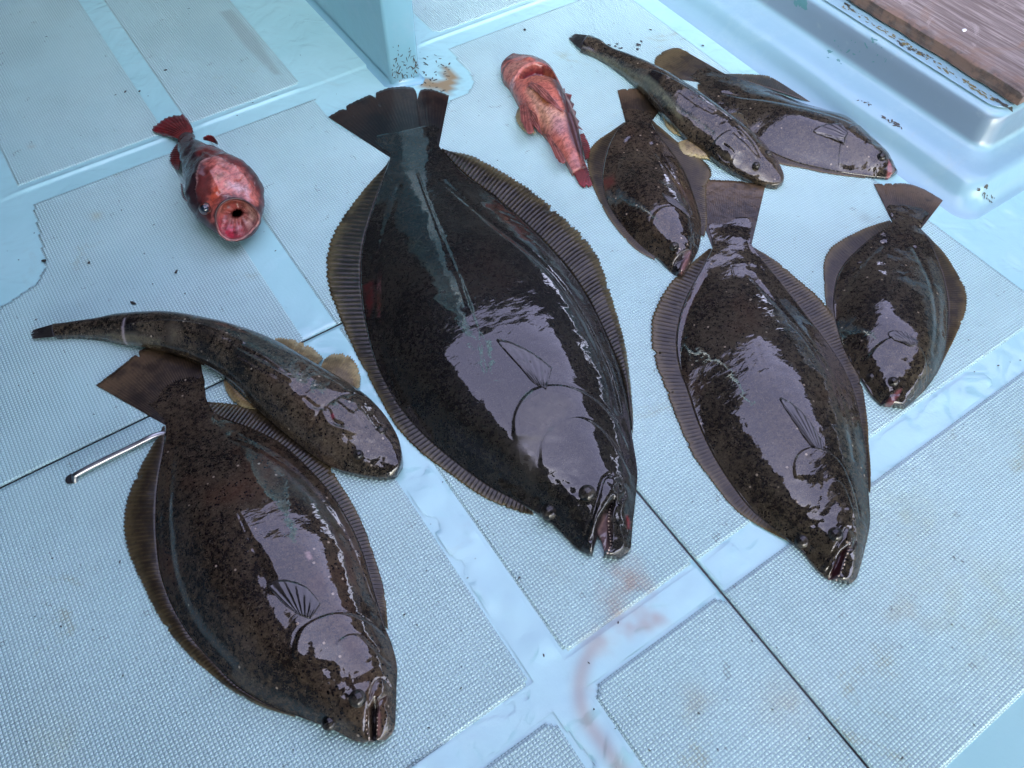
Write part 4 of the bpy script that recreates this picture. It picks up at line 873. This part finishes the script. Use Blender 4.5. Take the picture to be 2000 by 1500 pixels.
def spine_fin(name, root, pts, tips, z, mat):
    """membrane with projecting spines"""
    V = []; F = []; n = len(tips)
    for i, (p, t) in enumerate(zip(pts, tips)):
        a = G(*p, z); b_ = G(*t, z * .45); V += [a, b_]
        if i < n - 1:
            p2 = np.array(pts[i + 1]); q = G(*((np.array(p) * .3 + p2 * .7)), z); tt = G(*(np.array(tips[i]) * .35 + p2 * .65), z * .6)
            V += [q, tt]
    for i in range(len(V) // 2 - 1): F.append([2 * i, 2 * i + 1, 2 * i + 3, 2 * i + 2])
    o = mesh(name, V, F, mat, root, smooth=False, attrs={'ray': [1, .4] * (len(V) // 2), 'out': [0, 1] * (len(V) // 2)})
    md = o.modifiers.new('thickness', 'SOLIDIFY'); md.thickness = .0012
    return o
spine_fin('spiny_dorsal_fin', r, Z([(800,430),(850,500),(885,580),(910,660),(940,740),(965,820)]), Z([(838,432),(912,498),(935,590),(955,668),(985,760),(1020,850)]), .022, M['fin_red'])
spine_fin('cheek_spines', r, Z([(690,250),(715,290),(735,330)]), Z([(735,252),(752,290),(748,338)]), .028, M['fin_red'])
spine_fin('snout_spines', r, Z([(365,125),(440,125),(500,130)]), Z([(368,88),(455,102),(500,112)]), .022, M['fin_red'])
sheet_fin('pectoral_fin', r, Z([(470,405),(510,395),(560,410)]), Z([(560,470),(700,600),(830,670),(760,590),(680,500)]), info, M['fin_pink'], zc=.04, nr=5, lift=.003, amp=.0012)
fin_strip('pectoral_fin', r, Z([(390,600),(400,660),(420,700)]), Z([(355,665),(345,740),(400,830),(470,890),(560,890)]), .016, .005, 9, M['fin_pale'], amp=.0016, serr=.10)
sheet_fin('pelvic_fin', r, Z([(385,600),(430,590),(470,640)]), Z([(400,760),(470,890),(530,880),(520,840)]), None, M['fin_pink'], zc=.024, nr=4, lift=.003, amp=.0016)
sheet_fin('pelvic_fin', r, Z([(430,520),(450,500),(480,560)]), Z([(520,660),(620,770),(600,700),(560,620)]), info, M['fin_pink'], zc=.04, nr=4, lift=.003, amp=.0012)
sheet_fin('anal_fin', r, Z([(640,900),(680,900),(700,960)]), Z([(750,1130),(800,1190),(850,1180),(820,1100)]), None, M['fin_pink'], zc=.02, nr=5, lift=.003, amp=.0014)

# ------------------------------------------------------------------ rockfish with the round open mouth
r = new_fish('rockfish', (430,350), 'dark red rockfish with its round mouth gaping towards the camera', 'rockfish')
# sections: centre px, half width px, centre height, height radius (fraction), pitch of the section's normal, squash power
secs = [((364,266),13,.014,.55,0),((366,280),17,.020,.75,0),((378,297),25,.030,.8,0),((398,318),38,.038,.85,2),((416,340),50,.044,.85,4),((430,360),61,.046,.85,7),((441,380),66,.046,.86,12),
 ((449,398),60,.047,.90,20),((455,412),51,.047,.98,30),((460,423),44,.047,1.0,36),((463,428),41.5,.048,1.0,38)]
rs = np.array([(s[0][0], s[0][1], s[1], s[2], s[3], math.radians(s[4])) for s in secs]); S_, U_ = 150, 110
Q = spline(rs, S_); C = G(Q[:, 0], Q[:, 1], Q[:, 3])
rad = Q[:, 2] * np.linalg.norm(C - [0, 0, CAM_H], axis=1) / FPX
T = np.gradient(C[:, :2], axis=0); T = np.array([np.convolve(np.pad(T[:, k], 8, 'edge'), np.ones(17) / 17, 'valid') for k in range(2)]).T
T /= np.linalg.norm(T, axis=1)[:, None]
mouth_dir = (np.array([0, 0, 0]) - C[-1])[:2]; mouth_dir /= np.linalg.norm(mouth_dir)
wgt = np.clip((np.linspace(0, 1, S_) - .6) / .4, 0, 1)[:, None] ** 1.5
T = T * (1 - wgt) + (mouth_dir * .55 + T[-1] * .45) * wgt; T /= np.linalg.norm(T, axis=1)[:, None]
rings = []
def ring(c, t, pitch, ra, rb, uu):
    n = np.array([t[0] * math.cos(pitch), t[1] * math.cos(pitch), math.sin(pitch)])
    e1 = np.array([-t[1], t[0], 0.]); e2 = np.cross(n, e1); e2 *= np.sign(e2[2])
    return c + ra * np.cos(uu)[:, None] * e1 + rb * np.sin(uu)[:, None] * e2, n
uu = np.linspace(0, 2 * np.pi, U_ + 1)
for i in range(S_):
    R_, n_ = ring(C[i], T[i], Q[i, 5], rad[i], rad[i] * Q[i, 4], uu); rings.append(R_)
# lip rolls over, then the throat runs back inside
lipn = n_; last = rad[-1]
_, _ = 0, 0
e2_ = np.cross(lipn, np.array([-T[-1][1], T[-1][0], 0.])); e2_ *= np.sign(e2_[2]); e1_ = np.array([-T[-1][1], T[-1][0], 0.])
OUTL = np.array([(1010,948),(1120,933),(1220,972),(1300,1040),(1338,1110),(1325,1180),(1275,1238),(1220,1292),(1110,1350),(1020,1345),(948,1295),(912,1200),(900,1100),(930,1010)], float)
OUTL = np.stack([240 + OUTL[:, 0] / 5, 200 + OUTL[:, 1] / 5], 1); MC = C[-1] + lipn * .006
dd_ = CR * (OUTL[:, :1] - 1000) - CU * (OUTL[:, 1:] - 750) + CW * FPX; O_ = np.array([0, 0, CAM_H]); tt_ = ((MC - O_) @ lipn) / (dd_ @ lipn); W_ = O_ + dd_ * tt_[:, None] - MC
th_ = np.unwrap(np.arctan2(W_ @ e2_, W_ @ e1_)); rh_ = np.linalg.norm(W_, axis=1) / (last * 1.05)
th_ = np.mod(th_, 2 * np.pi); o__ = np.argsort(th_); th_ = th_[o__]; rh_ = rh_[o__]
RHO = np.interp(uu, np.r_[th_ - 2 * np.pi, th_, th_ + 2 * np.pi], np.r_[rh_, rh_, rh_]); RHO = np.convolve(np.r_[RHO[-8:-1], RHO, RHO[1:8]], np.ones(7) / 7, 'valid')[4:4 + len(uu)] if False else RHO
for i_ in range(S_ - 22, S_):
    wv_ = ((i_ - (S_ - 23)) / 22.) ** 1.5; rings[i_] = C[i_] + (rings[i_] - C[i_]) * (1 + (RHO - 1) * wv_)[:, None]
THR = [(.0030, 1.05), (.0066, 1.075), (.0092, 1.04), (.0082, .985), (.0035, .945), (-.001, .925), (-.004, .90), (-.008, .86), (-.012, .78), (-.015, .66), (-.017, .52), (-.018, .38), (-.020, .25), (-.028, .21), (-.045, .20), (-.065, .18)]
for k, (off, f) in enumerate(THR):
    R_, _ = ring(C[-1] + lipn * off, T[-1], Q[-1, 5], last * f, last * f, uu)
    sh = np.clip((k - 6) / 5, 0, 1)
    fade_ = 1 if k < 8 else max(.3, 1 - (k - 8) * .1)
    R_ = (C[-1] + lipn * off) + (R_ - (C[-1] + lipn * off)) * (1 + (RHO - 1) * fade_)[:, None]
    R_ += e2_ * .0065 * sh + e1_ * .0045 * sh
    if k >= 11: R_ = R_ - e2_ * ((R_ - R_.mean(0)) @ e2_)[:, None] * .3
    R_ += (np.sin(uu * 3 + 1 + k * .25) * .0014 * min(1, k / 4 + .3) + np.sin(uu * 7 + k * .5) * .0009 * (k > 4) + np.sin(uu * 11 + 2) * .0005 * (k > 5))[:, None] * lipn
    R_ += ((np.sin(uu * 4 + .4) * .014 * (k > 4) + (np.sin(uu * 9 + k * .2) * .012) * (k > 5)) * last * f)[:, None] * (np.cos(uu)[:, None] * e1_ + np.sin(uu)[:, None] * e2_)
    rings.append(R_)
V = np.array(rings); nS = len(V)
X3 = V.reshape(-1, 3)
dsp = np.zeros(X3.shape[0])
cen = np.repeat(np.vstack([C] + [C[-1:] + lipn * .003 for o_ in THR]), U_ + 1, 0)
PX = (X3 - [0, 0, CAM_H]); pz = PX @ CW; ppx = np.stack([1000 + FPX * (PX @ CR) / pz, 750 - FPX * (PX @ CU) / pz], 1)   # where each point of the skin lies among the marks read off the photograph
outer = np.repeat(np.arange(nS) < S_, U_ + 1)
pxw = ppx + np.stack([vnoise(ppx, .09, 41) - .5, vnoise(ppx, .09, 42) - .5], 1) * 12 + np.stack([vnoise(ppx, .3, 43) - .5, vnoise(ppx, .3, 44) - .5], 1) * 5
def z1(x, y): return (240 + x / 5.0, 200 + y / 5.0)
Z1 = lambda L: np.array([z1(*p) for p in L], float)
def rel(poly, amp, wid): 
    d, s, ov = signed_dist(ppx, spline(poly, 60)); return amp * np.exp(-(d / wid) ** 2) * outer
up = X3[:, 2] > .02
d, s, ov = signed_dist(ppx, spline(Z1([(735,860),(740,720),(760,640),(800,585),(880,548),(970,565),(1060,620),(1150,720),(1230,820)]), 80))
sdd = d * s
dsp += np.where(sdd > 0, .0050 * np.exp(-sdd / 26), .0050 * np.exp(sdd / 1.4)) * outer * up
edge_line = np.exp(-((sdd - 1.2) / 1.5) ** 2) * np.exp(-(ov / 4) ** 2) * outer * up
for L, a_, w_ in [([(870,700),(920,800),(960,860)], .0022, 5), ([(900,880),(1000,800),(1100,760)], .0016, 6), ([(1080,640),(1160,760),(1240,900)], .0014, 4), ([(980,940),(1040,930)], .003, 4),
                  ([(960,620),(1060,690),(1150,800)], -.0012, 3), ([(920,690),(1040,760),(1150,880)], -.0010, 3), ([(830,860),(850,980)], -.0014, 5), ([(800,470),(900,520)], -.001, 3), ([(740,500),(860,560)], -.001, 3)]:
    dsp += rel(Z1(L), a_ * 1.5, w_) * up
nrm = X3 - cen; nrm /= np.maximum(np.linalg.norm(nrm, axis=1)[:, None], 1e-6)
dsp += (vnoise(X3[:, :2] * 1 + X3[:, 2:] * .7, 90, 3) - .5) * .0020 * outer + (vnoise(np.stack([ppx[:, 0] * .9 + ppx[:, 1] * .45, ppx[:, 1] * .25 - ppx[:, 0] * .12], 1), .16, 11) - .5) * .0018 * outer
X3 = X3 + nrm * dsp[:, None]; X3[:, 2] = np.maximum(X3[:, 2], .0015)
colr = np.zeros((len(X3), 4)); sidx = np.repeat(np.arange(nS), U_ + 1)
def lay(al, c):
    al = np.clip(al, 0, 1)
    for k in range(3): colr[:, k] = colr[:, k] * (1 - al) + c[k] * al
    colr[:, 3] = np.maximum(colr[:, 3], al)
def psoft(poly, soft): return poly_soft(pxw, np.array(poly, float), soft)
lay(np.ones(len(X3)) * .95 * outer, (.055, .014, .015))
lay(psoft(Z1([(560,380),(700,360),(760,640),(740,900),(820,1300),(700,1150),(520,900)]), 6) * .9 * outer, (.022, .012, .015))
lay(psoft(Z1([(780,330),(900,400),(1160,560),(1330,860),(1330,1000),(1200,900),(1000,640),(880,545),(740,480)]), 8) * .85 * outer, (.20, .035, .028))
lay(psoft(Z1([(790,600),(880,548),(980,565),(1180,700),(1320,880),(1300,1020),(1180,960),(1100,930),(1000,950),(900,1080),(860,1200),(840,1000),(850,800)]), 5) * .95 * outer, (.50, .14, .11))
lay(psoft(Z1([(740,660),(860,660),(880,760),(850,980),(870,1200),(800,1150),(740,900)]), 5) * .85 * outer, (.10, .018, .016))
lay(psoft(Z1([(870,850),(960,860),(980,940),(900,1040),(860,1020)]), 5) * .85 * outer, (.36, .05, .018))
lay(psoft(Z1([(1040,780),(1130,800),(1200,880),(1240,950),(1140,900),(1050,850)]), 6) * .8 * outer, (.46, .33, .36))
lay(psoft(Z1([(860,560),(960,565),(1060,640),(1000,640),(900,600)]), 4) * .7 * outer, (.50, .24, .20))
lay(psoft(Z1([(900,690),(960,680),(980,740),(920,770)]), 4) * .6 * outer, (.32, .18, .10))
lay(edge_line * .8, (.50, .28, .25))
d, _, ov = signed_dist(ppx, spline(Z1([(1015,945),(945,1050),(925,1160),(960,1290)]), 40)); lay(np.exp(-(d / 3.5) ** 2) * .8 * outer, (.26, .13, .14))
for L_ in ([(860,600),(940,610),(1040,690),(1120,800)], [(900,575),(1000,620),(1100,720),(1180,850)], [(840,640),(900,650),(970,720)], [(1150,720),(1220,820),(1260,920)]):
    d, _, ov = signed_dist(ppx, spline(Z1(L_), 40)); lay(np.exp(-(d / 1.3) ** 2) * .6 * outer * up, (.22, .05, .045))
inn = ~outer; kk = sidx - S_; ang = np.tile(uu, nS); sa = np.sin(ang); ca = np.cos(ang)
lay(inn * 1.0, (.50, .22, .18))
lay(inn * (kk <= 4) * 1.0, (.30, .09, .08))
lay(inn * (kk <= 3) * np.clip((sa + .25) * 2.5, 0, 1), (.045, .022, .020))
lay(inn * (kk == 3) * np.clip(.6 - sa, 0, 1), (.46, .25, .22))
w_ = inn * (kk >= 5) * (kk <= 10)
lay(w_ * np.clip(-ca * .8 - sa * .7, 0, 1), (.42, .03, .055)); lay(w_ * np.clip(ca * 1.2 - .2 - sa * .3, 0, 1) * .8, (.62, .42, .34))
lay(w_ * (np.sin(ang * 6 + kk * .8) > .5) * .45 * (sa < .1), (.60, .36, .34)); lay(w_ * (np.sin(ang * 9 + 1) > .6) * .5 * (sa < 0), (.22, .05, .06))
lay(inn * (kk >= 8) * (kk <= 11) * np.clip(sa + .1, 0, 1), (.24, .05, .03)); lay(inn * ((kk == 10) | (kk == 11)) * .6, (.26, .05, .045))
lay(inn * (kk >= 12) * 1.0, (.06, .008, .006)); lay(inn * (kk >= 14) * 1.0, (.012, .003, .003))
Ft = gridfaces(nS, U_ + 1)
cap0 = len(X3); X3 = np.vstack([X3, C[0], C[-1] + lipn * -.060]); colr = np.vstack([colr, [[.1, .02, .02, 1]] * 2])
F = Ft.tolist() + [[cap0, j + 1, j] for j in range(U_)] + [[cap0 + 1, (nS - 1) * (U_ + 1) + j, (nS - 1) * (U_ + 1) + j + 1] for j in range(U_)]
bo = mesh('body', X3, F, M['sk_rock'], r, cols=colr)
bm = bmesh.new(); bm.from_mesh(bo.data); bmesh.ops.remove_doubles(bm, verts=bm.verts, dist=1e-6); bmesh.ops.recalc_face_normals(bm, faces=bm.faces); bm.to_mesh(bo.data); bm.free()
fin_strip('tail_fin', r, Z1([(550,375),(600,330),(690,292)]), Z1([(500,345),(380,312),(283,266),(352,196),(460,140),(560,114),(618,145),(682,262)]), .016, .006, 11, M['fin_red'], amp=.002, serr=.04, hump=.003)
fin_strip('anal_fin', r, Z1([(575,390),(580,480),(560,580),(545,660)]), Z1([(535,395),(485,450),(445,540),(470,600),(520,660)]), .016, .005, 10, M['fin_red'], amp=.002, serr=.12)
fin_strip('soft_dorsal_fin', r, Z1([(790,365),(850,380),(930,410)]), Z1([(780,345),(815,318),(880,325),(925,385)]), .022, .030, 7, M['fin_red'], amp=.0015, serr=.1)
fin_strip('pelvic_fin', r, Z1([(575,800),(590,900),(650,980)]), Z1([(560,790),(572,900),(600,950),(670,1005)]), .016, .006, 6, M['fin_red'], amp=.0016, serr=.2)
def on_skin(px):
    dd = np.linalg.norm(ppx - np.array(px), axis=1)[:len(sidx)] + np.where(outer, 0, 1e3); c_ = np.where(dd < 4)[0]
    if len(c_) == 0: c_ = np.array([np.argmin(dd)])
    return X3[c_[np.argmin(pz[c_])]]
ec = on_skin(z1(800,1050)); vw = (np.array([0, 0, CAM_H]) - ec); vw /= np.linalg.norm(vw); ec = ec - vw * .002
e = ball('eye', r, ec, .0100, M['eye_red']); e['org'] = list(r['org'])
ball('pupil', e, ec + vw * .0036 + np.array([-.0010, 0, 0]), .0074, M['pupil'])
tm = []; tf = []
for k in range(9):
    a_ = math.radians(-60 + k * 12); p, _ = ring(C[-1] + lipn * -.019 + e2_ * .0065 + e1_ * .0045, T[-1], Q[-1, 5], last * .36, last * .36, np.array([a_]))
    b0 = len(tm); p = p[0]
    for q in range(4): tm.append(p + np.array([.0007 * math.cos(q * 1.57), .0007 * math.sin(q * 1.57), 0]))
    tm.append(p + lipn * .002)
    for q in range(4): tf.append([b0 + q, b0 + (q + 1) % 4, b0 + 4])
mesh('teeth', tm, tf, M['tooth'], r, smooth=False)
# ------------------------------------------------------------------ unseen boat parts round the catch, dark canopies added to bound reflected sky, sea
def boxo(name, x0, x1, y0, y1, z0, z1, mat, label, cat, bevel=.01):
    o = extrude_poly(name, [(x0, y0), (x1, y0), (x1, y1), (x0, y1)], z0, z1, mat, bevel=bevel); return tag(o, label, cat)
M['dark_paint'] = plain('dark_cabin_paint', (.012, .018, .022), .7)
M['roofm'] = plain('dark_overhead', (.008, .010, .012), .8)
M['hull'] = plain('blue_gelcoat_side', (.05, .10, .13), .5, .3)
boxo('wheelhouse', -2.2, 4.9, 3.3, 3.5, -.2, 2.3, M['dark_paint'], 'dark wheelhouse front across the boat', 'wheelhouse')
boxo('wheelhouse_roof', -3.2, 8.0, 1.85, 3.5, 1.62, 1.70, M['roofm'], 'dark overhang of the wheelhouse roof', 'roof')
boxo('added_awning', -3.2, -.18, -3.6, 1.84, 1.62, 1.66, M['roofm'], 'unseen dark canopy added on the left to bound the reflected sky', 'added_awning')
boxo('added_awning', -.17, 8.0, -3.6, -.16, 1.62, 1.66, M['roofm'], 'unseen dark canopy added at the near end to bound the reflected sky', 'added_awning')
boxo('added_awning', 2.7, 8.0, -.15, 1.84, 1.62, 1.66, M['roofm'], 'unseen dark canopy added on the right to bound the reflected sky', 'added_awning')
boxo('gunwale', -1.75, -1.55, -3.0, 3.2, -.3, 1.5, M['hull'], 'blue gunwale on the left side of the boat', 'gunwale')
boxo('gunwale', 2.6, 2.75, -3.0, 3.2, -.3, .45, M['hull'], 'blue gunwale on the right side of the boat', 'gunwale')
sea_m = (lambda b: b.set(Base__Color=(.01, .05, .06), Roughness=.12, Normal=b.bump(b.noise(.6, 4, .6), .3)))(NB('sea_water'))
sea = mesh('sea', [(-800, -800, -1.2), (800, -800, -1.2), (800, 800, -1.2), (-800, 800, -1.2)], [[0, 1, 2, 3]], sea_m, smooth=False); tag(sea, kind='structure')
for o in bpy.data.objects:
    if 'org' in o.keys(): del o['org']
print('TRIS', sum(sum(len(p.vertices) - 2 for p in o.data.polygons) for o in bpy.data.objects if o.type == 'MESH'))
